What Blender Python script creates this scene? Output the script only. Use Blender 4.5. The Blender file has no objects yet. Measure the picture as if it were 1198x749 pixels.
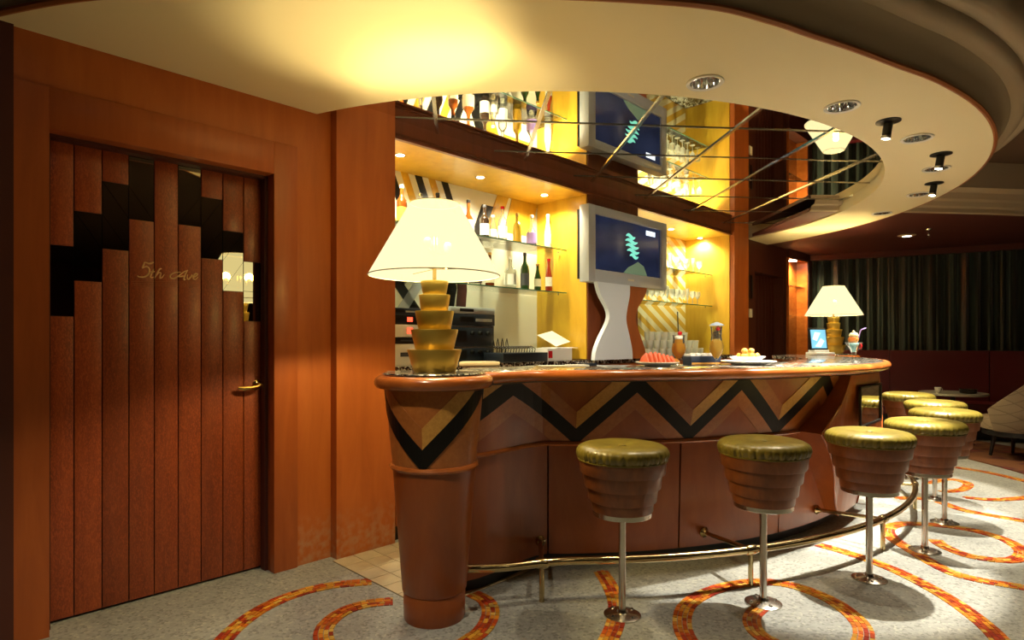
import bpy, bmesh, math, random
from mathutils import Vector, Matrix
random.seed(7)
SC = bpy.context.scene
COL = SC.collection
PI = math.pi

# ------------------------------------------------------------------ camera, world, exposure, big lights
FPX, CX, HY, CAMZ = 700.0, 599.0, 400.0, 1.25
cam_d = bpy.data.cameras.new('camera'); cam = bpy.data.objects.new('camera', cam_d); COL.objects.link(cam)
cam_d.sensor_width = 36.0; cam_d.lens = 36.0*FPX/1198.0
cam_d.shift_y = (HY-374.5)/1198.0
cam_d.clip_start = 0.02; cam_d.clip_end = 100
cam.location = (0, 0, CAMZ); cam.rotation_euler = (PI/2, 0, 0)
SC.camera = cam
w = bpy.data.worlds.new('world'); SC.world = w; w.use_nodes = True
w.node_tree.nodes['Background'].inputs[0].default_value = (1.0, 0.72, 0.42, 1)
w.node_tree.nodes['Background'].inputs[1].default_value = 0.02
SC.view_settings.view_transform = 'Standard'
SC.view_settings.look = 'None'
SC.view_settings.gamma = 1.0
SC.view_settings.use_curve_mapping = False
SC.view_settings.exposure = 0.72

# ------------------------------------------------------------------ place geometry: wall frame and bar circle
UX, UY = 0.70199, 0.71217          # direction along the long wall
NX, NY = -0.71217, 0.70199         # into the wall
PHI = math.atan2(UY, UX)
S0 = 4.547
CC = (0.235, 6.162)                # centre of the bar circle
AX = -44.6                         # degrees, axis of the bar
def W(s, d, z=0.0): return Vector(((s+S0)*UX+d*NX, (s+S0)*UY+d*NY, z))
def ray(px, py): return ((px-CX)/FPX, 1.0, (HY-py)/FPX)
def on_d(px, py, d):               # (s, z) of a point seen on the wall-parallel plane d
    r = ray(px, py); t = d/(NX*r[0]+NY)
    return (t*r[0]*UX+t*UY-S0, CAMZ+t*r[2])
def on_z(px, py, z=0.0):
    r = ray(px, py); t = (z-CAMZ)/r[2]
    return Vector((t*r[0], t, z))
def on_R(px, R, py=None):          # angle from the bar axis (deg) where the sight line meets the bar circle
    k = (px-CX)/FPX
    a = k*k+1; b = -2*(k*CC[0]+CC[1]); c = CC[0]**2+CC[1]**2-R*R
    D = max(b*b-4*a*c, 0); Y = (-b-math.sqrt(D))/(2*a)
    th = math.degrees(math.atan2(Y-CC[1], k*Y-CC[0]))-AX
    return (th, CAMZ+(HY-py)/FPX*Y) if py is not None else th
def BAR(phi, R, z=0.0):
    a = math.radians(phi+AX); return Vector((CC[0]+R*math.cos(a), CC[1]+R*math.sin(a), z))
def smooth(t): t = max(0, min(1, t)); return t*t*(3-2*t)
def flare(phi, amp): return amp*smooth((abs(phi)-46)/9.0)

# ------------------------------------------------------------------ materials
MATS = {}
def nmat(name):
    m = bpy.data.materials.new(name); m.use_nodes = True; MATS[name] = m
    return m, m.node_tree.nodes, m.node_tree.links, m.node_tree.nodes['Principled BSDF']
def plain(name, col, rough=0.5, metal=0.0, emit=None, estr=0.0, coat=0.0, spec=0.5, alpha=1.0):
    m, N, L, P = nmat(name)
    P.inputs['Base Color'].default_value = (*col, 1); P.inputs['Roughness'].default_value = rough
    P.inputs['Metallic'].default_value = metal; P.inputs['Coat Weight'].default_value = coat
    P.inputs['Specular IOR Level'].default_value = spec
    if emit: P.inputs['Emission Color'].default_value = (*emit, 1); P.inputs['Emission Strength'].default_value = estr
    return m
def ramp(N, stops):
    r = N.new('ShaderNodeValToRGB'); e = r.color_ramp.elements
    while len(e) < len(stops): e.new(0.5)
    for i, (p, c) in enumerate(stops): e[i].position = p; e[i].color = (*c, 1)
    return r
def coords(N, L, scale, rot=(0,0,0), kind='Object'):
    t = N.new('ShaderNodeTexCoord'); mp = N.new('ShaderNodeMapping')
    mp.inputs['Scale'].default_value = scale; mp.inputs['Rotation'].default_value = rot
    L.new(t.outputs[kind], mp.inputs['Vector']); return mp.outputs['Vector']
def bump(N, L, P, h, s=0.2, dist=0.01):
    b = N.new('ShaderNodeBump'); b.inputs['Strength'].default_value = s; b.inputs['Distance'].default_value = dist
    L.new(h, b.inputs['Height']); L.new(b.outputs[0], P.inputs['Normal'])
def wood(name, dark, mid, light, scale=(7,7,0.7), rough=0.35, coat=0.3, fleck=0.0, vary=0.12):
    m, N, L, P = nmat(name)
    v = coords(N, L, scale)
    n = N.new('ShaderNodeTexNoise'); n.inputs['Scale'].default_value = 3.0; n.inputs['Detail'].default_value = 7; n.inputs['Roughness'].default_value = 0.62
    n.inputs['Distortion'].default_value = 0.6; L.new(v, n.inputs['Vector'])
    r = ramp(N, [(0.28, dark), (0.5, mid), (0.75, light)]); L.new(n.outputs['Fac'], r.inputs[0])
    out = r.outputs[0]
    if fleck:
        v2 = coords(N, L, (26, 26, 9)); f = N.new('ShaderNodeTexNoise'); f.inputs['Scale'].default_value = 5; f.inputs['Detail'].default_value = 3
        f.inputs['Distortion'].default_value = 1.6; L.new(v2, f.inputs['Vector'])
        fr = ramp(N, [(0.47, (0,0,0)), (0.62, (1,1,1))]); L.new(f.outputs['Fac'], fr.inputs[0])
        mx = N.new('ShaderNodeMixRGB'); mx.blend_type = 'MIX'; mx.inputs[2].default_value = (*[min(1, c*1.5) for c in light], 1)
        ml = N.new('ShaderNodeMath'); ml.operation = 'MULTIPLY'; ml.inputs[1].default_value = fleck; L.new(fr.outputs[0], ml.inputs[0])
        L.new(ml.outputs[0], mx.inputs[0]); L.new(out, mx.inputs[1]); out = mx.outputs[0]
    oi = N.new('ShaderNodeObjectInfo'); hs = N.new('ShaderNodeHueSaturation')
    mr = N.new('ShaderNodeMapRange'); mr.inputs[3].default_value = 1-vary; mr.inputs[4].default_value = 1+vary
    L.new(oi.outputs['Random'], mr.inputs[0]); L.new(mr.outputs[0], hs.inputs['Value']); L.new(out, hs.inputs['Color'])
    L.new(hs.outputs[0], P.inputs['Base Color'])
    P.inputs['Roughness'].default_value = rough; P.inputs['Coat Weight'].default_value = coat; P.inputs['Coat Roughness'].default_value = 0.18
    bump(N, L, P, n.outputs['Fac'], 0.06, 0.004)
    return m
M_wall = wood('wall_veneer', (0.37,0.090,0.014), (0.43,0.110,0.018), (0.49,0.135,0.024), (4,4,0.5), 0.45, 0.05, vary=0.0)
def scuff(m):      # pale scuffed patches near the foot of the pilasters
    N = m.node_tree.nodes; L = m.node_tree.links; P = N['Principled BSDF']; src = P.inputs['Base Color'].links[0].from_socket
    t = N.new('ShaderNodeTexCoord'); sx = N.new('ShaderNodeSeparateXYZ'); L.new(t.outputs['Object'], sx.inputs[0])
    mr = N.new('ShaderNodeMapRange'); mr.inputs[1].default_value = 0.10; mr.inputs[2].default_value = 0.30; mr.inputs[3].default_value = 1; mr.inputs[4].default_value = 0; L.new(sx.outputs[2], mr.inputs[0])
    n = N.new('ShaderNodeTexNoise'); n.inputs['Scale'].default_value = 26; n.inputs['Detail'].default_value = 6; L.new(t.outputs['Object'], n.inputs['Vector'])
    r = ramp(N, [(0.42,(0,0,0)), (0.68,(0.7,0.7,0.7))]); L.new(n.outputs['Fac'], r.inputs[0])
    mu = N.new('ShaderNodeMath'); mu.operation = 'MULTIPLY'; L.new(mr.outputs[0], mu.inputs[0]); L.new(r.outputs[0], mu.inputs[1])
    mx = N.new('ShaderNodeMixRGB'); mx.inputs[2].default_value = (0.42,0.25,0.14,1); L.new(mu.outputs[0], mx.inputs[0]); L.new(src, mx.inputs[1]); L.new(mx.outputs[0], P.inputs['Base Color'])
scuff(M_wall)
M_door = wood('door_lacewood', (0.18,0.032,0.010), (0.25,0.046,0.012), (0.32,0.068,0.017), (9,9,0.9), 0.42, 0.08, fleck=0.55, vary=0.16)
M_frame = wood('frame_veneer', (0.32,0.072,0.012), (0.38,0.090,0.016), (0.44,0.112,0.021), (4,4,0.5), 0.42, 0.08, vary=0.03)
M_head = wood('header_wood', (0.15,0.036,0.011), (0.19,0.047,0.014), (0.23,0.06,0.018), (4,4,0.5), 0.4, 0.1, vary=0.0)
M_bar = wood('bar_cherry', (0.25,0.055,0.008), (0.30,0.070,0.011), (0.36,0.090,0.015), (3,3,0.8), 0.34, 0.14, vary=0.05)
M_drum = wood('stool_drum', (0.17,0.047,0.012), (0.23,0.066,0.016), (0.30,0.092,0.022), (8,8,3), 0.36, 0.12, vary=0.05)
M_rim = wood('rim_mahogany', (0.34,0.085,0.016), (0.42,0.115,0.022), (0.50,0.15,0.03), (3,3,6), 0.26, 0.4, vary=0.0)
M_zebra = plain('ebony', (0.006,0.005,0.004), 0.4, spec=0.25)
M_gold = wood('birdseye_gold', (0.50,0.23,0.045), (0.60,0.30,0.06), (0.68,0.37,0.08), (22,22,22), 0.34, 0.15, vary=0.06)
M_bronze = wood('bronze_veneer', (0.34,0.105,0.022), (0.40,0.13,0.028), (0.46,0.16,0.036), (14,14,14), 0.34, 0.15, vary=0.08)
M_maple = wood('yellow_maple', (0.56,0.31,0.020), (0.64,0.38,0.028), (0.72,0.45,0.042), (3,3,0.6), 0.36, 0.15, vary=0.0)
M_redwood = plain('dark_red_wall', (0.075,0.016,0.010), 0.5)
M_darkceil = plain('dark_ceiling', (0.10,0.055,0.03), 0.7)
M_redceil = plain('dark_red_ceiling', (0.085,0.017,0.012), 0.6)
M_black = plain('black', (0.008,0.007,0.007), 0.35)
M_blackm = plain('black_metal', (0.012,0.011,0.011), 0.3, 0.3)
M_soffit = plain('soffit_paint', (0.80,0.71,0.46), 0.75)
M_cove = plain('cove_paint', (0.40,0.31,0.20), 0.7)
M_bead = plain('orange_bead', (0.34,0.11,0.03), 0.45)
M_white = plain('white', (0.78,0.77,0.73), 0.4)
M_porc = plain('porcelain', (0.85,0.84,0.80), 0.2, coat=0.4)
M_chrome = plain('chrome', (0.82,0.82,0.80), 0.08, 1.0)
M_steel = plain('brushed_steel', (0.58,0.55,0.49), 0.24, 1.0)
M_brass = plain('polished_brass', (0.72,0.50,0.18), 0.17, 1.0)
M_rail = plain('rail_brass', (0.55,0.43,0.22), 0.2, 1.0)
M_mirror = plain('mirror', (0.84,0.82,0.74), 0.015, 1.0)
M_dmirror = plain('smoked_mirror', (0.5,0.48,0.36), 0.02, 1.0)
M_silver = plain('silver_plastic', (0.50,0.54,0.58), 0.35, 0.1)
M_stand = plain('stand_silver', (0.78,0.86,0.94), 0.38, 0.0)
M_shade_in = plain('lamp_bulb', (1,0.9,0.7), 0.5, emit=(1,0.84,0.46), estr=0.25)
M_navy = plain('navy', (0.012,0.022,0.05), 0.5)
M_led = plain('halogen', (1,1,1), 0.5, emit=(1,0.93,0.75), estr=22)
M_dl = plain('downlight_bulb', (1,1,1), 0.5, emit=(1,0.90,0.7), estr=4)
M_redled = plain('red_led', (1,0.05,0.02), 0.5, emit=(1,0.05,0.02), estr=2.5)
M_cherry = plain('cherry', (0.5,0.01,0.012), 0.15, coat=0.5)
M_water = plain('watermelon', (0.72,0.13,0.05), 0.4)
M_fry = plain('fried_food', (0.62,0.33,0.05), 0.6)
M_paper = plain('paper', (0.82,0.82,0.80), 0.7)
M_beige = plain('beige', (0.5,0.40,0.27), 0.6)
M_burg = plain('burgundy_vinyl', (0.10,0.007,0.010), 0.38)
M_scoop = plain('ice_cream', (0.70,0.62,0.34), 0.6)
M_orange = plain('orange_scoop', (0.62,0.19,0.03), 0.5)
M_violet = plain('violet_straw', (0.35,0.25,0.65), 0.4)
M_umb = plain('umbrella_paper', (0.26,0.32,0.42), 0.7)
M_cyan = plain('cyan_drink', (0.30,0.62,0.70), 0.15)
M_tabletop = plain('table_grey', (0.34,0.33,0.30), 0.3)
M_letter = plain('gold_leaf', (0.78,0.50,0.24), 0.35)
M_grout = plain('grout', (0.16,0.12,0.08), 0.8)

def lamp_shade_mat():
    # sheer pleated cloth: glows, and lets part of the bulb's light through
    m = bpy.data.materials.new('lamp_shade'); m.use_nodes = True; N = m.node_tree.nodes; L = m.node_tree.links; N.clear()
    o = N.new('ShaderNodeOutputMaterial'); e = N.new('ShaderNodeEmission'); e.inputs[0].default_value = (1.0,0.88,0.50,1); e.inputs[1].default_value = 0.88
    t = N.new('ShaderNodeBsdfTransparent'); t.inputs[0].default_value = (1,0.86,0.55,1); mx = N.new('ShaderNodeMixShader'); mx.inputs[0].default_value = 0.30
    L.new(e.outputs[0], mx.inputs[1]); L.new(t.outputs[0], mx.inputs[2]); L.new(mx.outputs[0], o.inputs[0])
    return m
M_shade = lamp_shade_mat()

def leather():
    m, N, L, P = nmat('olive_leather')
    n = N.new('ShaderNodeTexNoise'); n.inputs['Scale'].default_value = 14; n.inputs['Detail'].default_value = 5
    L.new(coords(N, L, (1,1,1)), n.inputs['Vector'])
    r = ramp(N, [(0.3, (0.155,0.118,0.016)), (0.7, (0.24,0.185,0.030))]); L.new(n.outputs['Fac'], r.inputs[0])
    L.new(r.outputs[0], P.inputs['Base Color']); P.inputs['Roughness'].default_value = 0.34; P.inputs['Coat Weight'].default_value = 0.25
    bump(N, L, P, n.outputs['Fac'], 0.15, 0.004); return m
M_leather = leather()
def granite():
    m, N, L, P = nmat('granite')
    v = N.new('ShaderNodeTexVoronoi'); v.inputs['Scale'].default_value = 75; L.new(coords(N, L, (1,1,1)), v.inputs['Vector'])
    n = N.new('ShaderNodeTexNoise'); n.inputs['Scale'].default_value = 45; n.inputs['Detail'].default_value = 3; L.new(coords(N, L, (1,1,1)), n.inputs['Vector'])
    sp = N.new('ShaderNodeSeparateColor'); L.new(v.outputs['Color'], sp.inputs[0])
    r = ramp(N, [(0.0,(0.01,0.01,0.012)), (0.38,(0.05,0.045,0.04)), (0.55,(0.20,0.16,0.11)), (0.72,(0.42,0.39,0.33)), (0.95,(0.65,0.63,0.58))])
    r.color_ramp.interpolation = 'CONSTANT'; L.new(sp.outputs[0], r.inputs[0]); L.new(r.outputs[0], P.inputs['Base Color'])
    P.inputs['Roughness'].default_value = 0.12; P.inputs['Coat Weight'].default_value = 0.4; return m
M_granite = granite()
def terrazzo():
    m, N, L, P = nmat('terrazzo')
    c = coords(N, L, (1,1,1))
    n = N.new('ShaderNodeTexNoise'); n.inputs['Scale'].default_value = 1.6; n.inputs['Detail'].default_value = 6; n.inputs['Roughness'].default_value = 0.7; L.new(c, n.inputs['Vector'])
    r = ramp(N, [(0.3,(0.25,0.26,0.24)), (0.7,(0.39,0.395,0.37))]); L.new(n.outputs['Fac'], r.inputs[0])
    v = N.new('ShaderNodeTexVoronoi'); v.inputs['Scale'].default_value = 85; L.new(c, v.inputs['Vector'])
    sp = N.new('ShaderNodeSeparateColor'); L.new(v.outputs['Color'], sp.inputs[0])
    sr = ramp(N, [(0.0,(0.50,0.50,0.48)), (0.16,(0.84,0.84,0.84)), (0.5,(1,1,1)), (0.9,(1.0,1.0,1.0)), (0.93,(1.35,1.32,1.2))]); sr.color_ramp.interpolation = 'CONSTANT'
    L.new(sp.outputs[0], sr.inputs[0])
    mx = N.new('ShaderNodeMixRGB'); mx.blend_type = 'MULTIPLY'; mx.inputs[0].default_value = 0.75
    L.new(r.outputs[0], mx.inputs[1]); L.new(sr.outputs[0], mx.inputs[2])
    s = N.new('ShaderNodeTexNoise'); s.inputs['Scale'].default_value = 4.5; s.inputs['Detail'].default_value = 8; s.inputs['Roughness'].default_value = 0.8; s.inputs['Distortion'].default_value = 1.2
    L.new(c, s.inputs['Vector'])
    st = ramp(N, [(0.28,(0.55,0.55,0.53)), (0.42,(1,1,1))]); L.new(s.outputs['Fac'], st.inputs[0])
    m2 = N.new('ShaderNodeMixRGB'); m2.blend_type = 'MULTIPLY'; m2.inputs[0].default_value = 0.8
    L.new(mx.outputs[0], m2.inputs[1]); L.new(st.outputs[0], m2.inputs[2])
    L.new(m2.outputs[0], P.inputs['Base Color']); P.inputs['Roughness'].default_value = 0.42
    return m
M_terr = terrazzo()
def attr_mat(name, rough):
    m, N, L, P = nmat(name); a = N.new('ShaderNodeVertexColor'); a.layer_name = 'Col'
    L.new(a.outputs[0], P.inputs['Base Color']); P.inputs['Roughness'].default_value = rough; return m
M_mosaic = attr_mat('mosaic_glass', 0.32)
def tile_mat():
    m, N, L, P = nmat('cream_tile')
    n = N.new('ShaderNodeTexNoise'); n.inputs['Scale'].default_value = 9; n.inputs['Detail'].default_value = 5; L.new(coords(N, L, (1,1,1)), n.inputs['Vector'])
    r = ramp(N, [(0.3,(0.44,0.36,0.22)), (0.7,(0.58,0.49,0.32))]); L.new(n.outputs['Fac'], r.inputs[0])
    L.new(r.outputs[0], P.inputs['Base Color']); P.inputs['Roughness'].default_value = 0.35; return m
M_tile = tile_mat()
def carpet_mat():
    m, N, L, P = nmat('carpet')
    v = N.new('ShaderNodeTexVoronoi'); v.inputs['Scale'].default_value = 5; L.new(coords(N, L, (1,1,1)), v.inputs['Vector'])
    r = ramp(N, [(0.1,(0.16,0.02,0.012)), (0.35,(0.07,0.012,0.01)), (0.6,(0.14,0.05,0.015))]); L.new(v.outputs['Distance'], r.inputs[0])
    L.new(r.outputs[0], P.inputs['Base Color']); P.inputs['Roughness'].default_value = 0.95; return m
M_carpet = carpet_mat()
def glass_mat(name, tint, gloss, dif=0.0):
    m = bpy.data.materials.new(name); m.use_nodes = True; N = m.node_tree.nodes; L = m.node_tree.links; N.clear(); MATS[name] = m
    o = N.new('ShaderNodeOutputMaterial'); t = N.new('ShaderNodeBsdfTransparent'); t.inputs[0].default_value = (*tint, 1)
    g = N.new('ShaderNodeBsdfGlossy'); g.inputs['Roughness'].default_value = 0.05; g.inputs[0].default_value = (1,1,1,1)
    lw = N.new('ShaderNodeLayerWeight'); lw.inputs[0].default_value = gloss
    mx = N.new('ShaderNodeMixShader'); L.new(lw.outputs['Fresnel'], mx.inputs[0]); L.new(t.outputs[0], mx.inputs[1]); L.new(g.outputs[0], mx.inputs[2])
    out = mx.outputs[0]
    if dif:
        d0 = N.new('ShaderNodeBsdfDiffuse'); d0.inputs[0].default_value = (0.95,0.95,0.88,1); d1_ = N.new('ShaderNodeBsdfTranslucent'); d1_.inputs[0].default_value = (0.95,0.95,0.88,1)
        d = N.new('ShaderNodeMixShader'); d.inputs[0].default_value = 0.5; L.new(d0.outputs[0], d.inputs[1]); L.new(d1_.outputs[0], d.inputs[2])
        m2 = N.new('ShaderNodeMixShader'); m2.inputs[0].default_value = dif; L.new(out, m2.inputs[1]); L.new(d.outputs[0], m2.inputs[2]); out = m2.outputs[0]
    L.new(out, o.inputs[0]); return m
M_glass = glass_mat('clear_glass', (0.97,0.98,0.96), 0.45, 0.30)
M_tumbler = glass_mat('tumbler_glass', (0.97,0.98,0.96), 0.5, 0.45)
M_thin = glass_mat('thin_glass', (0.98,0.99,0.97), 0.25, 0.03)
def cloudy(name, col):
    m = bpy.data.materials.new(name); m.use_nodes = True; N = m.node_tree.nodes; L = m.node_tree.links; N.clear()
    o = N.new('ShaderNodeOutputMaterial'); d = N.new('ShaderNodeBsdfDiffuse'); d.inputs[0].default_value = (*col,1)
    t = N.new('ShaderNodeBsdfTranslucent'); t.inputs[0].default_value = (*col,1); mx = N.new('ShaderNodeMixShader'); mx.inputs[0].default_value = 0.5
    L.new(d.outputs[0], mx.inputs[1]); L.new(t.outputs[0], mx.inputs[2]); L.new(mx.outputs[0], o.inputs[0]); return m
M_shelf = glass_mat('shelf_glass', (0.93,0.97,0.95), 0.3)
M_shelfedge = plain('shelf_edge', (0.10,0.26,0.18), 0.15, coat=0.5)
def bottle_mat(name, col, rough=0.08): return plain(name, col, rough, coat=0.6)
B_amber = bottle_mat('amber_glass', (0.14,0.035,0.006)); B_green = bottle_mat('green_glass', (0.02,0.05,0.012))
B_clear = glass_mat('clear_bottle', (0.90,0.92,0.88), 0.3, 0.08); B_gold = bottle_mat('gold_liquor', (0.36,0.21,0.02))
B_dark = bottle_mat('dark_glass', (0.02,0.012,0.008)); B_red = bottle_mat('red_sauce', (0.30,0.03,0.01)); B_white = bottle_mat('white_bottle', (0.62,0.60,0.52))
M_label = plain('label_cream', (0.74,0.68,0.52), 0.6); M_labelw = plain('label_white', (0.80,0.79,0.75), 0.6)
M_labelb = plain('label_dark', (0.05,0.05,0.06), 0.5); M_juice = cloudy('yellow_cocktail', (0.85,0.46,0.03))
M_juice2 = cloudy('pale_cocktail', (0.85,0.62,0.12))
def curtain_mat():
    m, N, L, P = nmat('curtain_green')
    n = N.new('ShaderNodeTexNoise'); n.inputs['Scale'].default_value = 3; n.inputs['Detail'].default_value = 4; L.new(coords(N, L, (6,6,0.3)), n.inputs['Vector'])
    r = ramp(N, [(0.35,(0.009,0.014,0.012)), (0.7,(0.030,0.056,0.048))]); L.new(n.outputs['Fac'], r.inputs[0])
    L.new(r.outputs[0], P.inputs['Base Color']); P.inputs['Roughness'].default_value = 0.42; P.inputs['Sheen Weight'].default_value = 0.3; return m
M_curtain = curtain_mat()
def quilt_mat():
    m, N, L, P = nmat('quilted_tan')
    wv = []
    for a in (0.785, -0.785):
        x = N.new('ShaderNodeTexWave'); x.wave_profile = 'SAW'; x.inputs['Scale'].default_value = 4; L.new(coords(N, L, (1,0,1), (0,a,0)), x.inputs['Vector']); wv.append(x)
    mx = N.new('ShaderNodeMath'); mx.operation = 'MINIMUM'; L.new(wv[0].outputs['Fac'], mx.inputs[0]); L.new(wv[1].outputs['Fac'], mx.inputs[1])
    r = ramp(N, [(0.0,(0.14,0.10,0.06)), (0.12,(0.25,0.19,0.12)), (1,(0.28,0.21,0.135))]); L.new(mx.outputs[0], r.inputs[0])
    L.new(r.outputs[0], P.inputs['Base Color']); P.inputs['Roughness'].default_value = 0.6
    bump(N, L, P, mx.outputs[0], 0.3, 0.01); return m
M_quilt = quilt_mat()
def stripe_mat():
    m, N, L, P = nmat('gold_stripe_panel')
    wv = N.new('ShaderNodeTexWave'); wv.bands_direction = 'X'; wv.inputs['Scale'].default_value = 2.6; L.new(coords(N, L, (1,1,1), (0,0.9,0)), wv.inputs['Vector'])
    r = ramp(N, [(0.0,(0.72,0.66,0.45)), (0.5,(0.58,0.36,0.06))]); r.color_ramp.interpolation = 'CONSTANT'; L.new(wv.outputs['Fac'], r.inputs[0])
    L.new(r.outputs[0], P.inputs['Base Color']); P.inputs['Roughness'].default_value = 0.25; P.inputs['Coat Weight'].default_value = 0.3; return m
M_stripe = stripe_mat()
M_creamp = plain('cream_panel', (0.80,0.78,0.66), 0.3)
M_tray = plain('tier_brass', (0.80,0.54,0.10), 0.30, 0.6)
def screen_mat():
    # picture on the television: dark blue with a pale face-like blur, a lit spiral lamp and a window glint
    m, N, L, P = nmat('tv_picture')
    t = N.new('ShaderNodeTexCoord'); prev = None
    n = N.new('ShaderNodeTexNoise'); n.inputs['Scale'].default_value = 5; n.inputs['Detail'].default_value = 2; L.new(t.outputs['Object'], n.inputs['Vector'])
    r = ramp(N, [(0.3,(0.005,0.008,0.020)), (0.6,(0.010,0.014,0.034)), (0.8,(0.016,0.024,0.045))]); L.new(n.outputs['Fac'], r.inputs[0]); prev = r.outputs[0]
    for (cx, cz, rx, rz, col) in ((-0.10,0.40,0.22,0.20,(0.030,0.030,0.042)), (-0.13,0.36,0.08,0.12,(0.055,0.048,0.050)), (-0.02,0.36,0.13,0.22,(0.006,0.007,0.014)), (0.34,0.45,0.25,0.20,(0.016,0.022,0.050))):
        mp = N.new('ShaderNodeMapping'); mp.vector_type = 'TEXTURE'; mp.inputs['Location'].default_value = (cx, 0, cz); mp.inputs['Scale'].default_value = (rx, 1, rz); L.new(t.outputs['Object'], mp.inputs['Vector'])
        g = N.new('ShaderNodeTexGradient'); g.gradient_type = 'SPHERICAL'; L.new(mp.outputs[0], g.inputs[0])
        mx = N.new('ShaderNodeMixRGB'); mx.inputs[2].default_value = (*col, 1); L.new(g.outputs['Fac'], mx.inputs[0]); L.new(prev, mx.inputs[1]); prev = mx.outputs[0]
    P.inputs['Base Color'].default_value = (0.01,0.012,0.02,1); P.inputs['Roughness'].default_value = 0.12
    L.new(prev, P.inputs['Emission Color']); P.inputs['Emission Strength'].default_value = 0.8; return m
M_tv = screen_mat()
M_tvcyan = plain('tv_cyan', (0.1,0.5,0.4), 0.3, emit=(0.22,0.75,0.58), estr=0.6)
M_tvgreen = plain('tv_green', (0.1,0.2,0.1), 0.3, emit=(0.085,0.115,0.07), estr=0.7)
M_tvface = plain('tv_face', (0.1,0.1,0.12), 0.3, emit=(0.022,0.028,0.055), estr=0.9)
M_tvglint = plain('tv_glint', (0.6,0.65,0.7), 0.3, emit=(0.75,0.85,0.95), estr=0.9)
M_pos = plain('pos_screen', (0.1,0.3,0.5), 0.3, emit=(0.16,0.42,0.62), estr=0.8)
M_pos2 = plain('pos_screen_light', (0.5,0.7,0.8), 0.3, emit=(0.55,0.78,0.88), estr=0.8)

# ------------------------------------------------------------------ mesh builder
class MB:
    def __init__(self): self.v = []; self.f = []; self.c = None
    def add(self, vs, fs):
        o = len(self.v); self.v += [tuple(x) for x in vs]; self.f += [tuple(o+i for i in f) for f in fs]; return self
    def box(self, x0, x1, y0, y1, z0, z1):
        return self.add([(x0,y0,z0),(x1,y0,z0),(x1,y1,z0),(x0,y1,z0),(x0,y0,z1),(x1,y0,z1),(x1,y1,z1),(x0,y1,z1)],
                        [(3,2,1,0),(4,5,6,7),(0,1,5,4),(1,2,6,5),(2,3,7,6),(3,0,4,7)])
    def lathe(self, prof, n=32, cx=0, cy=0, cap=True, ripple=None):
        vs = []; fs = []
        for k, (r, z) in enumerate(prof):
            for i in range(n):
                a = 2*PI*i/n; rr = r+(ripple(k, a) if ripple else 0); vs.append((cx+rr*math.cos(a), cy+rr*math.sin(a), z))
        for k in range(len(prof)-1):
            for i in range(n):
                j = (i+1) % n; fs.append((k*n+i, k*n+j, (k+1)*n+j, (k+1)*n+i))
        if cap: fs.append(tuple(range(n-1, -1, -1))); fs.append(tuple((len(prof)-1)*n+i for i in range(n)))
        return self.add(vs, fs)
    def tube(self, pts, r, n=8, closed=False, cap=True):
        pts = [Vector(p) for p in pts]; m = len(pts); vs = []; fs = []; up = Vector((0,0,1)); prev = None
        for k, p in enumerate(pts):
            if closed: t = (pts[(k+1) % m]-pts[k-1])
            else: t = pts[min(k+1, m-1)]-pts[max(k-1, 0)]
            t.normalize()
            a = prev if prev is not None else (up if abs(t.z) < 0.95 else Vector((1,0,0)))
            a = (a-t*a.dot(t)); a.normalize(); prev = a; b = t.cross(a)
            rr = r[k] if isinstance(r, (list, tuple)) else r
            for i in range(n):
                q = 2*PI*i/n; vs.append(p+a*rr*math.cos(q)+b*rr*math.sin(q))
        for k in range(m if closed else m-1):
            for i in range(n):
                j = (i+1) % n; k2 = (k+1) % m; fs.append((k*n+i, k*n+j, k2*n+j, k2*n+i))
        if cap and not closed: fs.append(tuple(range(n-1,-1,-1))); fs.append(tuple((m-1)*n+i for i in range(n)))
        return self.add(vs, fs)
    def prism(self, poly, f0, f1):
        # poly: 2-D points, f0/f1 map a 2-D point to the two end surfaces
        n = len(poly); vs = [f0(*p) for p in poly]+[f1(*p) for p in poly]
        return self.add(vs, [tuple(range(n-1,-1,-1)), tuple(range(n, 2*n))]+[(i, (i+1) % n, n+(i+1) % n, n+i) for i in range(n)])
    def sphere(self, c, r, n=12, sc=(1,1,1)):
        h = n//2; prof = [(math.sin(PI*k/h)*r, -math.cos(PI*k/h)*r) for k in range(h+1)]
        prof[0] = (r*0.02, -r); prof[-1] = (r*0.02, r)
        o = len(self.v); self.lathe(prof, n)
        for i in range(o, len(self.v)):
            x, y, z = self.v[i]; self.v[i] = (c[0]+x*sc[0], c[1]+y*sc[1], c[2]+z*sc[2])
        return self
    def xf(self, fn): self.v = [tuple(fn(*p)) for p in self.v]; return self
    def build(self, name, mat, parent=None, smooth_ang=35, bevel=0.0):
        me = bpy.data.meshes.new(name)
        bm = bmesh.new(); vs = [bm.verts.new(p) for p in self.v]
        for f in self.f:
            try: bm.faces.new([vs[i] for i in f])
            except ValueError: pass
        bmesh.ops.recalc_face_normals(bm, faces=bm.faces)
        if bevel:
            es = [e for e in bm.edges if len(e.link_faces) == 2 and e.calc_face_angle(0) > 0.6]
            bmesh.ops.bevel(bm, geom=es, offset=bevel, segments=2, affect='EDGES', profile=0.5, clamp_overlap=True)
        big = [f for f in bm.faces if len(f.verts) > 4]
        if big: bmesh.ops.triangulate(bm, faces=big)
        lim = math.radians(smooth_ang)
        for f in bm.faces: f.smooth = True
        for e in bm.edges: e.smooth = len(e.link_faces) == 2 and e.calc_face_angle(3.2) < lim
        bm.to_mesh(me); bm.free()
        me.materials.append(mat)
        o = bpy.data.objects.new(name, me); COL.objects.link(o)
        if parent: o.parent = parent
        return o
def empty(name, loc, rz=0):
    o = bpy.data.objects.new(name, None); COL.objects.link(o); o.location = loc; o.rotation_euler = (0,0,rz); o.empty_display_size = 0.1; return o
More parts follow.
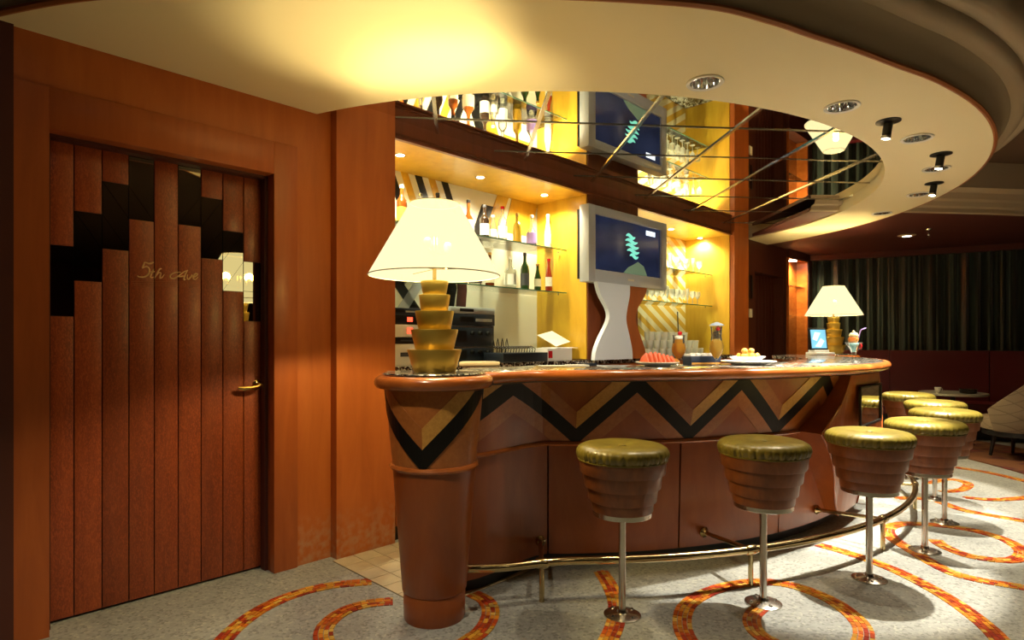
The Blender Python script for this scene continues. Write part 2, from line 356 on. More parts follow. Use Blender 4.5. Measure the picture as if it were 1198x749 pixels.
def tag(o, label, cat, group=None):
    o['label'] = label; o['category'] = cat
    if group: o['group'] = group
    return o
def struct(o): o['kind'] = 'structure'; return o
def thing(name, loc, label, cat, group=None, rz=0): return tag(empty(name, loc, rz), label, cat, group)
def copy_tree(o, parent=None):
    c = o.copy(); COL.objects.link(c); c.parent = parent
    for ch in list(o.children): copy_tree(ch, c)
    return c
def Wf(v): # wall-frame vertex -> world
    return W(v[0], v[1], v[2])
def wbox(name, mat, s0, s1, d0, d1, z0, z1, parent=None, bevel=0.0):
    return MB().box(s0,s1,d0,d1,z0,z1).xf(lambda x,y,z: W(x,y,z)).build(name, mat, parent, bevel=bevel)
def clip_half(poly, f):
    out = []
    for i in range(len(poly)):
        p, q = poly[i], poly[(i+1) % len(poly)]; a, b = f(p), f(q)
        if a >= 0: out.append(p)
        if (a >= 0) != (b >= 0):
            t = a/(a-b); out.append((p[0]+t*(q[0]-p[0]), p[1]+t*(q[1]-p[1])))
    return out
def arc_sweep(prof, p0, p1, n, amp=0.0, mb=None):
    # closed profile [(R, z)] swept around the bar centre
    mb = mb or MB(); m = len(prof); vs = []; fs = []
    for k in range(n+1):
        ph = p0+(p1-p0)*k/n; fl = flare(ph, amp)
        for (r, z) in prof: vs.append(BAR(ph, r+fl, z))
    for k in range(n):
        for i in range(m):
            j = (i+1) % m; fs.append((k*m+i, k*m+j, (k+1)*m+j, (k+1)*m+i))
    fs.append(tuple(range(m-1,-1,-1))); fs.append(tuple(n*m+i for i in range(m)))
    return mb.add(vs, fs)
def spot(name, loc, target, energy, angle, col=(1,0.82,0.55), blend=0.5, radius=0.03):
    l = bpy.data.lights.new(name, 'SPOT'); l.energy = energy; l.spot_size = math.radians(angle); l.spot_blend = blend
    l.color = col; l.shadow_soft_size = radius
    o = bpy.data.objects.new(name, l); COL.objects.link(o); o.location = loc
    o.rotation_euler = (Vector(target)-Vector(loc)).to_track_quat('-Z', 'Y').to_euler(); return o
def point(name, loc, energy, col=(1,0.72,0.38), radius=0.05):
    l = bpy.data.lights.new(name, 'POINT'); l.energy = energy; l.color = col; l.shadow_soft_size = radius
    o = bpy.data.objects.new(name, l); COL.objects.link(o); o.location = loc; return o

# ================================================================== THE SETTING
Z_SOF, Z_MIR, Z_TOP = 2.55, 2.65, 2.98
# ---- floor
floor = struct(MB().box(-7, 9.5, -5, 12, -0.1, 0).build('floor', M_terr))
D_WALL, D_DOOR, D_PIL, D_HEAD, D_BACK = 3.19, 3.31, 3.125, 3.17, 3.77
# cream tiles behind the bar
TS = 0.128
gs0, gd0 = -2.84, 2.22
MB().box(gs0, gs0+9*TS, gd0, gd0+7*TS, 0.0, 0.0015).xf(lambda x,y,z: W(x,y,z)).build('tile_grout', M_grout, floor)
tile_me = None
for i in range(9):
    for j in range(7):
        if tile_me is None:
            t = MB().box(0.002, TS-0.002, 0.002, TS-0.002, 0, 0.005).build('tile', M_tile, floor, bevel=0.001); tile_me = t.data
        else:
            t = bpy.data.objects.new('tile', tile_me); COL.objects.link(t); t.parent = floor
        t.location = W(gs0+i*TS, gd0+j*TS, 0); t.rotation_euler = (0,0,PHI)
# mosaic swirls
def catmull(P, n=14):
    out = []
    for i in range(len(P)-1):
        p0 = P[max(i-1,0)]; p1 = P[i]; p2 = P[i+1]; p3 = P[min(i+2,len(P)-1)]
        for k in range(n):
            t = k/n; out.append(0.5*((2*p1)+(p2-p0)*t+(2*p0-5*p1+4*p2-p3)*t*t+(3*p1-p0-3*p2+p3)*t**3))
    out.append(P[-1]); return out
PAL = [(0.58,0.10,0.012),(0.66,0.16,0.015),(0.70,0.25,0.02),(0.72,0.34,0.035),(0.45,0.055,0.012),(0.34,0.03,0.012),(0.62,0.20,0.02),(0.70,0.42,0.08)]
def swirl(pix, width=0.085):
    P = catmull([on_z(x, y, 0) for x, y in pix]); L = [0]
    for a, b in zip(P, P[1:]): L.append(L[-1]+(b-a).length)
    def at(s):
        for i in range(len(P)-1):
            if L[i+1] >= s or i == len(P)-2:
                t = (s-L[i])/max(1e-6, L[i+1]-L[i]); p = P[i]+(P[i+1]-P[i])*t; d = (P[i+1]-P[i]).normalized(); return p, Vector((-d.y, d.x, 0))
    mb = MB(); cols = []; rows = 4; h = 0.004
    for r in range(rows):
        s = random.random()*0.02
        while s < L[-1]-0.005:
            e = min(L[-1], s+random.uniform(0.022, 0.05)); g = 0.0015
            w0 = -width/2+width*r/rows+g; w1 = -width/2+width*(r+1)/rows-g
            (pa, na), (pb, nb) = at(s+g), at(e-g)
            q = [pa+na*w0, pb+nb*w0, pb+nb*w1, pa+na*w1]
            mb.add([(*p.xy, 0.0) for p in q]+[(*p.xy, h+random.uniform(-0.0006,0.0006)) for p in q], [(4,5,6,7),(0,1,5,4),(1,2,6,5),(2,3,7,6),(3,0,4,7)])
            c = random.choice(PAL); k = random.uniform(0.6, 0.98); cols += [tuple(x*k for x in c)]*5; s = e
    me = bpy.data.meshes.new('mosaic_swirl'); me.from_pydata(mb.v, [], mb.f); ca = me.color_attributes.new('Col', 'FLOAT_COLOR', 'CORNER')
    for p in me.polygons:
        for li in p.loop_indices: ca.data[li].color = (*cols[p.index], 1)
    me.materials.append(M_mosaic); o = bpy.data.objects.new('mosaic_swirl', me); COL.objects.link(o); o.parent = floor; o['kind'] = 'stuff'
    o['label'] = 'curling ribbon of orange and red mosaic'
swirl([(230,790),(262,749),(283,729),(310,711),(345,696),(385,686),(435,681)])
swirl([(430,800),(395,775),(379,749),(382,732),(402,716),(430,707),(460,704)])
swirl([(505,775),(545,752),(565,737),(574,718),(568,703),(548,693)])
swirl([(702,668),(713,685),(721,705),(721,725),(712,749),(690,785)])
swirl([(895,708),(880,722),(885,740),(910,755),(955,772)], 0.08)
swirl([(850,790),(810,756),(798,730),(806,707),(838,690),(880,682),(920,684),(962,698),(993,717),(1010,738),(1005,760),(985,785)])
swirl([(955,637),(1000,650),(1050,669),(1100,695),(1140,722),(1172,752),(1195,790)])
swirl([(1260,698),(1198,688),(1140,678),(1105,667),(1064,643),(1043,629),(1040,618),(1064,613),(1122,618),(1171,630),(1196,646),(1183,656),(1138,652),(1105,640),(1094,632)])
swirl([(1046,583),(1089,585),(1126,597),(1163,604),(1198,610),(1260,620)])
swirl([(1117,547),(1155,553),(1198,563),(1240,574)])
swirl([(1086,566),(1110,561),(1132,566),(1126,573),(1102,576)], 0.08)
swirl([(1126,582),(1160,585),(1198,583),(1240,577)])
# carpet at the far right
cp = [BAR(a, 4.62, 0) for a in range(16, 76, 4)]+[BAR(a, 5.75, 0) for a in range(72, 12, -4)]
carpet = MB().prism([(p.x, p.y) for p in cp], lambda x,y: (x,y,0.001), lambda x,y: (x,y,0.012)).build('carpet', M_carpet)
tag(carpet, 'dark red patterned carpet along the burgundy banquette', 'carpet')

# ---- long wall: door wall, pilasters, header, niches
wl = struct(MB().box(-4.235,-4.12,D_WALL,3.45,0,2.7).box(-3.15,-2.81,D_WALL,3.45,0,2.7).box(-4.12,-3.15,D_WALL,3.45,2.16,2.7)
            .xf(lambda x,y,z: W(x,y,z)).build('wall_left', M_wall))
struct(wbox('wall_left_corner', M_redwood, -9, -4.235, D_WALL-0.02, 3.45, 0, 2.98))
struct(wbox('trim_1', M_wall, -2.81, -2.41, D_PIL, D_BACK+0.08, 0, 2.70))
struct(wbox('trim_2', M_wall, 2.41, 2.81, D_PIL, D_BACK+0.08, 0, 2.70))
hd = struct(wbox('trim_3', M_head, -2.41, 2.41, D_HEAD, 3.30, 2.545, 2.70))
for z0, z1, dd in ((2.53, 2.545, 0.012), (2.556, 2.562, 0.008), (2.567, 2.572, 0.006)):
    wbox('moulding', M_head, -2.41, 2.41, D_HEAD-dd, D_HEAD+0.02, z0, z1, hd)
wb = struct(MB().box(-2.41, 2.41, D_BACK, D_BACK+0.08, 0, 2.7).xf(lambda x,y,z: W(x,y,z)).build('wall_back', M_maple))
struct(wbox('trim_4', M_head, -0.39, 0.39, D_HEAD, D_BACK, 0, 2.545))
# niche linings
for nm, a, b in (('left', -2.41, -0.39), ('right', 0.39, 2.41)):
    lin = struct(wbox('ceiling_niche_'+nm, M_maple, a, b, D_HEAD+0.02, D_BACK, 2.53, 2.545))
    wbox('side_panel', M_maple, a, a+0.012, D_HEAD+0.012, D_BACK, 1.10, 2.53, lin)
    wbox('side_panel', M_maple, b-0.012, b, D_HEAD+0.012, D_BACK, 1.10, 2.53, lin)
# decorated back panels
pn = struct(wbox('wall_niche_left', M_creamp, -2.40, -0.402, D_BACK-0.012, D_BACK, 1.10, 2.53))
def stripe(parent, mat, x0, x1, zlo, zhi, lean, th=0.006):
    q = [(x0,zlo),(x1,zlo),(x1+lean,zhi),(x0+lean,zhi)]
    q = clip_half(clip_half(q, lambda p: p[0]+2.398), lambda p: -0.404-p[0])
    if len(q) < 3: return
    MB().prism(q, lambda x,z: W(x,D_BACK-0.012,z), lambda x,z: W(x,D_BACK-0.012-th,z)).build('stripe', mat, parent)
for i in range(9):
    x = -2.36+i*0.13
    stripe(pn, M_black if i % 2 == 0 else M_maple, x, x+0.065, 2.0, 2.53, -0.22)
stripe(pn, M_black, -1.28, -1.12, 2.0, 2.42, 0.18)
stripe(pn, M_maple, -1.12, -0.98, 2.08, 2.53, 0.2)
stripe(pn, M_maple, -0.84, -0.50, 2.22, 2.53, 0.1)
for i in range(4):
    x = -2.5+i*0.24
    stripe(pn, M_black if i % 2 else M_silver, x, x+0.10, 1.42, 1.72, -0.25 if i % 2 else 0.22)
stripe(pn, M_black, -1.62, -1.44, 1.4, 1.9, 0.1); stripe(pn, M_redwood, -1.40, -1.30, 1.4, 1.9, 0.05)
struct(MB().box(0.402, 2.40, D_BACK-0.012, D_BACK, 1.10, 2.53).xf(lambda x,y,z: W(x,y,z)).build('wall_niche_right', M_stripe))
# right-hand wall with second door and lit display recess
struct(MB().box(2.81,3.15,D_WALL,3.45,0,2.7).box(3.15,4.12,D_WALL,3.45,2.16,2.98).box(4.12,4.24,D_WALL,3.45,0,2.98)
       .box(5.02,5.30,D_WALL-0.04,3.60,0,2.98).box(4.24,5.02,D_WALL-0.04,3.60,2.46,2.98).box(4.24,5.02,3.50,3.60,0,2.46).box(4.24,5.02,D_WALL-0.04,3.60,0,1.02)
       .xf(lambda x,y,z: W(x,y,z)).build('wall_right', M_redwood))
# far curtain wall, other enclosing walls
path = [Vector((4.2,9.35,0)), Vector((4.9,9.0,0)), Vector((5.8,8.55,0)), Vector((7.0,7.85,0)), Vector((8.4,6.9,0)), Vector((9.3,5.9,0))]
CP = catmull(path, 24)
def offset_path(P, o):
    out = []
    for i, p in enumerate(P):
        t = (P[min(i+1,len(P)-1)]-P[max(i-1,0)]).normalized(); out.append(p+Vector((t.y,-t.x,0))*(-o))
    return out
def sheet(P, th, z0, z1):
    A = P; B = offset_path(P, th); mb = MB(); n = len(A); vs = []
    for a, b in zip(A, B): vs += [(a.x,a.y,z0),(b.x,b.y,z0),(b.x,b.y,z1),(a.x,a.y,z1)]
    fs = [(k*4+i, k*4+(i+1)%4, (k+1)*4+(i+1)%4, (k+1)*4+i) for k in range(n-1) for i in range(4)]
    return mb.add(vs, fs+[(0,1,2,3),((n-1)*4,(n-1)*4+1,(n-1)*4+2,(n-1)*4+3)])
struct(sheet(offset_path(CP, 0.3), 0.1, 0, 2.98).build('wall_far', M_redwood))
struct(MB().box(-7,9.5,-5.1,-5,0,2.98).build('wall_behind', M_redwood))
struct(MB().box(-7.1,-7,-5,5,0,2.98).build('wall_side_left', M_redwood))
struct(MB().box(9.5,9.6,-5,7,0,2.98).build('wall_side_right', M_redwood))
cmain = struct(MB().box(-7,9.5,-5,12,Z_TOP,Z_TOP+0.1).build('ceiling_main', M_darkceil))

# ---- ceiling soffit over the bar with mirrored recess
def outline():
    P = []
    for a in (74, 66, 58, 50, 42, 34, 26, 18, 10, 2, -6, -14): P.append(BAR(a, 3.69))
    P += [BAR(-20, 3.69), BAR(-25, 3.72), BAR(-29.5, 3.76), BAR(-33, 3.81), BAR(-38.2, 3.87)]
    P += [Vector((0.06,2.255,0)), Vector((-0.8,2.20,0)), Vector((-1.54,2.262,0)), Vector((-2.04,2.38,0)), Vector((-2.7,2.60,0)), Vector((-3.6,2.75,0))]
    return catmull(P, 6)
OUT = outline()
inner = [BAR(a, 3.06) for a in [71.5-143*i/72 for i in range(73)]]
we = W(-8.2, D_WALL)
poly = [(p.x,p.y) for p in inner]+[(W(-2.9,D_WALL).x, W(-2.9,D_WALL).y), (W(-6.5,D_WALL).x, W(-6.5,D_WALL).y)]
poly += [(p.x,p.y) for p in reversed(OUT)]+[(W(3.56,D_WALL).x, W(3.56,D_WALL).y)]
DLS = [(-32.4,3.25),(-16.4,3.27),(-0.4,3.32),(14.9,3.39),(29.6,3.46),(42.6,3.50)]   # downlight openings
from mathutils.geometry import tessellate_polygon
loops = [[Vector((x,y,0)) for x, y in poly]]
for a_, R_ in DLS:
    c_ = BAR(a_, R_); loops.append([Vector((c_.x+0.076*math.cos(2*PI*k/24), c_.y+0.076*math.sin(2*PI*k/24), 0)) for k in range(24)])
flatv = [p for lp_ in loops for p in lp_]
mb = MB().add([(p.x,p.y,Z_SOF) for p in flatv], [tuple(t) for t in tessellate_polygon(loops)])
nP = len(poly)
mb.add([(x,y,Z_SOF) for x,y in poly]+[(x,y,Z_MIR+0.03) for x,y in poly], [(i,(i+1)%nP,nP+(i+1)%nP,nP+i) for i in range(nP)])
ceil = struct(mb.build('ceiling', M_soffit))
# swept cornice along the outer edge
def cornice(prof, mat, name):
    mb = MB(); n = len(OUT); m = len(prof); vs = []
    for i, p in enumerate(OUT):
        t = (OUT[min(i+1,n-1)]-OUT[max(i-1,0)]).normalized(); nrm = Vector((-t.y, t.x, 0))
        if nrm.dot(p-Vector((0.0,8.0,0))) < 0: nrm = -nrm
        for o, z in prof: q = p+nrm*o; vs.append((q.x,q.y,z))
    fs = [(k*m+i, k*m+i+1, (k+1)*m+i+1, (k+1)*m+i) for k in range(n-1) for i in range(m-1)]
    return mb.add(vs, fs).build(name, mat, ceil, smooth_ang=40)
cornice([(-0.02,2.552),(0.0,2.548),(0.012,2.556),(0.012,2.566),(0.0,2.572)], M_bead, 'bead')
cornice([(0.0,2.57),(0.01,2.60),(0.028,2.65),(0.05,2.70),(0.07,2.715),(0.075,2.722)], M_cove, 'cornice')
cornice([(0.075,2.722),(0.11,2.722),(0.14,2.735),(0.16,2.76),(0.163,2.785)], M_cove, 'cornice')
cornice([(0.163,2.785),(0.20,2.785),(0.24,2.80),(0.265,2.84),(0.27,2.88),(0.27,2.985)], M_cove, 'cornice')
# mirror panels with chrome strips (grid turned a few degrees)
GA = math.radians(5.0); gu = Vector((math.cos(GA), math.sin(GA))); gv = Vector((-math.sin(GA), math.cos(GA)))
base0 = Vector((1.37, 5.0)); GX, GYs = 0.65, 0.60
def g2w(a, b): p = base0+gu*a+gv*b; return (p.x, p.y)
circ = [(BAR(a,3.055).x, BAR(a,3.055).y) for a in range(-180, 180, 5)]
def clip_region(q):
    n = len(circ)
    for i in range(n):
        a, b = circ[i], circ[(i+1) % n]
        q = clip_half(q, lambda p: (b[0]-a[0])*(p[1]-a[1])-(b[1]-a[1])*(p[0]-a[0]))
        if len(q) < 3: return []
    return clip_half(q, lambda p: D_HEAD-0.002-(p[0]*NX+p[1]*NY))
boff = 4.62-5.0-0.1
for i in range(-7, 7):
    for j in range(-6, 10):
        a0, b0 = i*GX, boff+j*GYs; e = 0.002
        q = clip_region([g2w(a0+e,b0+e), g2w(a0+GX-e,b0+e), g2w(a0+GX-e,b0+GYs-e), g2w(a0+e,b0+GYs-e)])
        if len(q) < 3: continue
        tl = random.uniform(-0.0006,0.0006)
        MB().prism(q, lambda x,y: (x,y,Z_MIR+tl), lambda x,y: (x,y,Z_MIR+0.012)).build('mirror_panel', M_mirror, ceil, smooth_ang=5)
for i in range(-7, 7):
    a0 = i*GX
    q = clip_region([g2w(a0-0.011,-4), g2w(a0+0.011,-4), g2w(a0+0.011,6), g2w(a0-0.011,6)])
    if len(q) >= 3: MB().prism(q, lambda x,y: (x,y,Z_MIR-0.008), lambda x,y: (x,y,Z_MIR+0.002)).build('chrome_strip', M_steel, ceil)
for j in range(-6, 10):
    b0 = boff+j*GYs
    q = clip_region([g2w(-5,b0-0.006), g2w(5,b0-0.006), g2w(5,b0+0.006), g2w(-5,b0+0.006)])
    if len(q) >= 3: MB().prism(q, lambda x,y: (x,y,Z_MIR-0.005), lambda x,y: (x,y,Z_MIR+0.002)).build('chrome_strip', M_steel, ceil)
# low dark red ceiling at the far right with stepped edge
def low_edge(x): return 6.12+0.10*(x-4.3)+0.03*(x-4.3)**2
xs = [3.0+i*0.5 for i in range(14)]
lp = [(x, low_edge(x)) for x in xs]+[(9.5, 11.9), (3.0, 11.9)]
lowc = struct(MB().prism(lp, lambda x,y: (x,y,2.565), lambda x,y: (x,y,2.60)).build('ceiling_low', M_redceil))
vs = []; fs = []; stp = [(0,2.565),(-0.03,2.575),(-0.04,2.61),(-0.10,2.62),(-0.13,2.66),(-0.20,2.67),(-0.24,2.72),(-0.36,2.74),(-0.38,2.985)]
for x in xs:
    for o, z in stp: vs.append((x, low_edge(x)+o, z))
m_ = len(stp)
for k in range(len(xs)-1):
    for i in range(m_-1): fs.append((k*m_+i, k*m_+i+1, (k+1)*m_+i+1, (k+1)*m_+i))
MB().add(vs, fs).build('cornice', M_cove, lowc)

# ================================================================== DOOR with mirrors and lettering
d1 = struct(wbox('door_1', M_black, -4.12, -3.15, D_DOOR+0.012, D_DOOR+0.05, 0.008, 2.155))
S_L, S_R = -4.118, -3.152; NPL = 9; PW = (S_R-S_L)/NPL
cols = {0:(437,665,196), 1:(330,552,290), 2:(235,450,382), 3:(None,355,468), 5:(None,372,624), 6:(285,480,696), 7:(393,585,765), 8:(492,682,828)}
def z_at(cropx, cropy): return on_d(cropx/2.775, 130+cropy/2.775, D_DOOR)[1]
colz = {}
for k, (t, b, xm) in cols.items(): colz[k] = (2.150 if t is None else z_at(xm, t), z_at(xm, b))
# make the steps regular
for k in range(NPL):
    a, b = S_L+k*PW+0.002, S_L+(k+1)*PW-0.002
    segs = [(0.012, 2.150)]
    if k in colz: segs = [(0.012, colz[k][1]-0.002), (colz[k][0]+0.002, 2.150)]
    for z0, z1 in segs:
        if z1-z0 > 0.02: wbox('plank', M_door, a, b, D_DOOR, D_DOOR+0.012, z0, z1, d1, bevel=0.0015)
    if k in colz:
        zt, zb = colz[k]; h = zt-zb; e = 0.0012; half = 0.5*h
        def pc(q, tilt):
            MB().prism(q, lambda x,z: W(x, D_DOOR+0.004+tilt*(x-a), z), lambda x,z: W(x, D_DOOR+0.011, z)).build('mirror_piece', M_dmirror, d1, smooth_ang=5)
        L_, R_ = a, b
        dn = (lambda x0,z0,x1,z1: (x0,z0,x1,z1))
        if k < 4: q1 = [(L_,zt),(R_,zt),(R_,zb+half+e),(L_,zt)] ; 
        if k < 4:
            if k == 3: pcs = [[(L_,zb+half+e),(R_,zb+e*2),(R_,zt),(L_,zt)], [(L_,zb),(R_,zb),(L_,zb+half-e)]]
            elif k == 0: pcs = [[(L_,zb),(R_,zb),(R_,zb+half-e),(L_,zb+half-e)], [(L_,zb+half+e),(R_,zb+half+e),(R_,zt),(L_,zt)]]
            else: pcs = [[(L_+e,zt),(R_,zb+half+e),(R_,zt)], [(L_,zb+half+e),(R_,zb+e*2),(R_,zb+half-e),(L_,zt-e*2)], [(L_,zb),(R_,zb),(L_,zb+half-e)]]
        else:
            if k == 5: pcs = [[(R_,zb+half+e),(R_,zt),(L_,zt),(L_,zb+e*2)], [(L_,zb),(R_,zb),(R_,zb+half-e)]]
            elif k == 8: pcs = [[(L_,zb),(R_,zb),(R_,zb+half-e),(L_,zb+half-e)], [(L_,zb+half+e),(R_,zb+half+e),(R_,zt),(L_,zt)]]
            else: pcs = [[(R_-e,zt),(L_,zt),(L_,zb+half+e)], [(R_,zb+half+e),(R_,zt-e*2),(L_,zb+half-e),(L_,zb+e*2)], [(L_,zb),(R_,zb),(R_,zb+half-e)]]
        for q in pcs: pc(q, 0.0)
# lettering "5th Ave" and flourish lines, engraved brass strokes
def dpt(x, y): s, z = on_d(140+x/9.983, 280+y/9.983, D_DOOR); return W(s, D_DOOR-0.001, z)
STROKES = [
 [(400,268),(345,285),(290,268)], [(290,268),(262,340)], [(262,340),(310,320),(345,350),(335,405),(290,440),(225,440),(205,425)],
 [(400,345),(372,400),(358,440),(370,452),(395,440)], [(360,385),(410,378)],
 [(490,345),(465,350),(435,400),(410,455)], [(418,440),(450,395),(478,395),(470,430),(468,455),(495,445),(520,410)],
 [(715,385),(650,390),(595,415),(590,450),(630,460),(690,425),(745,385),(795,360)], [(795,360),(765,410),(745,470),(770,470)], [(690,440),(760,430)],
 [(795,410),(785,450),(800,470),(830,440),(845,412)], [(845,412),(855,450),(905,415),(890,402),(862,425),(858,460),(885,470),(915,440)],
]
def smooth2(st):
    P = [Vector((x,y,0)) for x,y in st]; return [(p.x,p.y) for p in catmull(P, 5)]
mb = MB()
for st in STROKES:
    pts = [dpt(*p) for p in smooth2(st)]; n = len(pts)
    mb.tube(pts, [0.0014+0.0026*math.sin(PI*(i+0.6)/(n+0.2))**0.7 for i in range(n)], 6)
o = mb.build('lettering', M_letter, d1); o['label'] = '5th Ave in gold script'
mb = MB()
for y0, x0, x1, dy in ((492,140,860,8), (516,150,890,10), (537,160,900,12)):
    mb.tube([dpt(x0, y0), dpt((x0+x1)/2, y0+dy*0.8), dpt(x1, y0+dy)], 0.0011, 5)
mb.build('flourish_line', M_bronze, d1)
# lever handle
hs, hz = on_d(300.5, 449.5, D_DOOR)
hl = MB().lathe([(0.024,0),(0.024,0.006),(0.018,0.010),(0.010,0.012),(0.010,0.045),(0.006,0.05)], 20)
hl = hl.xf(lambda x,y,z: W(hs+x, D_DOOR-z, hz+y)).build('door_handle', M_brass, d1)
pts = [(0.004,0.048,-0.002),(-0.02,0.052,-0.012),(-0.05,0.050,-0.017),(-0.085,0.046,-0.017),(-0.115,0.040,-0.012)]
MB().tube([W(hs+a, D_DOOR-b, hz+c) for a,b,c in pts], [0.010,0.011,0.012,0.012,0.008], 10).build('lever', M_brass, hl)
# architrave
fr = struct(MB().box(-4.139-0.10,-4.118,D_WALL-0.018,D_DOOR,0,2.33).xf(lambda x,y,z: W(x,y,z)).build('trim_5', M_frame))
wbox('jamb', M_frame, -3.152, -3.02, D_WALL-0.018, D_DOOR, 0, 2.33, fr, bevel=0.002)
wbox('lintel', M_frame, -4.118, -3.152, D_WALL-0.018, D_DOOR, 2.155, 2.33, fr, bevel=0.002)
wbox('stop', M_redwood, -3.170, -3.152, D_DOOR-0.06, D_DOOR-0.004, 0, 2.155, fr)
wbox('stop', M_redwood, -4.118, -4.104, D_DOOR-0.06, D_DOOR-0.004, 0, 2.155, fr)
wbox('stop', M_redwood, -4.104, -3.170, D_DOOR-0.06, D_DOOR-0.004, 2.14, 2.155, fr)
# second door on the far side of the bar
d2 = struct(wbox('door_2', M_redwood, 3.15, 4.12, D_DOOR+0.012, D_DOOR+0.05, 0.008, 2.155))
for k in range(9):
    wbox('plank', M_redwood, 3.152+k*PW, 3.152+(k+1)*PW-0.004, D_DOOR, D_DOOR+0.012, 0.012, 2.15, d2, bevel=0.0015)
for sx, hz0 in ((2.93, 1.80), (3.02, 1.80)):
    wbox('vertical_slot', M_black, sx, sx+0.045, D_WALL-0.012, D_WALL+0.001, 1.80, 2.10, d2)
swp = tag(wbox('light_switch', M_white, 2.96, 3.05, D_WALL-0.014, D_WALL-0.0005, 1.56, 1.67, bevel=0.003), 'white light switch plate beside the far dark door', 'switch')
wbox('rocker', M_paper, 2.985, 3.025, D_WALL-0.020, D_WALL-0.012, 1.585, 1.645, swp)
# display recess > lined, three tiers
ds = thing('display_recess', W(4.63, 3.2, 1.02), 'lit orange wood display recess behind the far table lamp', 'display case')
def dsl(name, mat, s0, s1, d0, d1_, z0, z1, parent=ds):
    o = MB().box(s0-4.63, s1-4.63, d0-3.2, d1_-3.2, z0-1.02, z1-1.02).build(name, mat, parent); return o
ds.rotation_euler = (0,0,PHI)
dsl('back_panel', M_rim, 4.245, 5.015, 3.315, 3.498, 1.025, 2.455)
dsl('side_panel', M_rim, 4.245, 4.257, 3.16, 3.315, 1.025, 2.455); dsl('side_panel', M_rim, 5.003, 5.015, 3.16, 3.315, 1.025, 2.455)
dsl('top_panel', M_rim, 4.257, 5.003, 3.16, 3.315, 2.443, 2.455)
for zz in (1.62, 2.06): dsl('shelf', M_shelf, 4.257, 5.003, 3.20, 3.315, zz, zz+0.008)
dsl('lamp_disc', M_led, 4.58, 4.68, 3.20, 3.28, 2.437, 2.443)
spot('display_light', W(4.63, 3.22, 2.42), W(4.63, 3.25, 1.0), 70, 165, (1,0.76,0.36), 1.0)

# ================================================================== BAR
def band_R(z): return 2.885+0.095*(z-0.70)/0.34 if z > 0.70 else 2.835+0.03*(z-0.07)/0.63
AMPF, AMPT = 0.45, 0.34
bar = thing('bar_counter', BAR(0, 2.8, 0), 'curved cherry wood bar front with black zigzag inlay facing the olive stools', 'bar')
def bpart(mb, name, mat, parent=None, **k):
    o = mb.build(name, mat, bar if parent is None else parent, **k); o.matrix_parent_inverse = Matrix.Translation(-bar.location) if parent is None else Matrix.Identity(4); return o
PE = 54.0
bpart(arc_sweep([(2.72,0.0),(2.79,0.0),(2.79,0.075),(2.72,0.075)], -PE, PE, 72, AMPF), 'toe_kick', M_black)
bpart(arc_sweep([(2.72,0.075),(2.80,0.075),(2.83,0.70),(2.92,1.037),(2.72,1.037)], -PE, PE, 96, AMPF), 'core', M_bar)
# lower panels between seams
seams = [-PE, on_R(641, 2.855), on_R(795, 2.855), on_R(912, 2.855)]
th0, zt0 = on_R(957, 3.02, 509)
seams = seams+[0.0]+[-x for x in reversed(seams)]
print('seams', seams, 'bay', th0, zt0)
for a, b in zip(seams, seams[1:]):
    g = 0.10
    bpart(arc_sweep([(2.79,0.075),(2.845,0.075),(2.868,0.685),(2.80,0.685)], a+g, b-g, max(4, int((b-a)/1.2)), AMPF), 'front_panel', M_bar)
# upper slanted band
bpart(arc_sweep([(2.80,0.70),(2.885,0.70),(2.978,1.038),(2.80,1.038)], -PE, PE, 96, AMPF), 'upper_band', M_bar)
bpart(arc_sweep([(2.86,0.682),(2.897,0.682),(2.905,0.692),(2.897,0.704),(2.86,0.704)], -PE, PE, 96, AMPF), 'moulding', M_rim)
# zigzag inlay
ZB, ZT = 0.706, 1.037
lows = [on_R(x, 2.91) for x in (674, 808, 911)]; highs = [on_R(x, 2.96) for x in (603, 745, 867, 962)]
print('zig', highs, lows)
step = 8.0
kn = []
for i in range(3): kn += [(highs[i], 1.072), (lows[i], 0.778)]
kn.append((highs[3], 1.072))
kn = [(2*kn[0][0]-kn[1][0]-0.5, 0.778)]+kn+[(kn[-1][0]+(kn[-1][0]-kn[-2][0])*0.9, 0.80)]
half_kn = kn
def surf(lift): return lambda a, z: BAR(a, band_R(z)+flare(a, AMPF)+lift, z)
def arm(p, q, lo, hi, mat, name, lift=0.004):
    poly = [(p[0],p[1]+lo),(q[0],q[1]+lo),(q[0],q[1]+hi),(p[0],p[1]+hi)]
    poly = clip_half(clip_half(poly, lambda t: t[1]-ZB), lambda t: ZT-t[1])
    if len(poly) < 3: return
    # subdivide along the angle so that the piece follows the curve
    a0 = min(t[0] for t in poly); a1 = max(t[0] for t in poly); n = max(2, int((a1-a0)/0.9)); mb = MB()
    for k in range(n):
        u0, u1 = a0+(a1-a0)*k/n, a0+(a1-a0)*(k+1)/n
        q_ = clip_half(clip_half(poly, lambda t: t[0]-u0), lambda t: u1-t[0])
        if len(q_) >= 3: mb.prism(q_, surf(-0.01), surf(lift))
    bpart(mb, name, mat)
BAYL = th0
for sgn in (1, -1):
    for i in range(len(half_kn)-1):
        p, q = half_kn[i], half_kn[i+1]
        if sgn < 0: p, q = (-q[0], q[1]), (-p[0], p[1])
        if max(abs(p[0]), abs(q[0])) > PE+4: continue
        arm(p, q, -0.096, 0.0, M_zebra, 'black_stripe')
        arm(p, q, 0.0, 0.092, M_gold if (i % 2 == (1 if sgn > 0 else 0)) == False else M_bronze, 'veneer_stripe', 0.003)
        arm(p, q, -0.19, -0.096, M_bronze, 'veneer_stripe', 0.003)
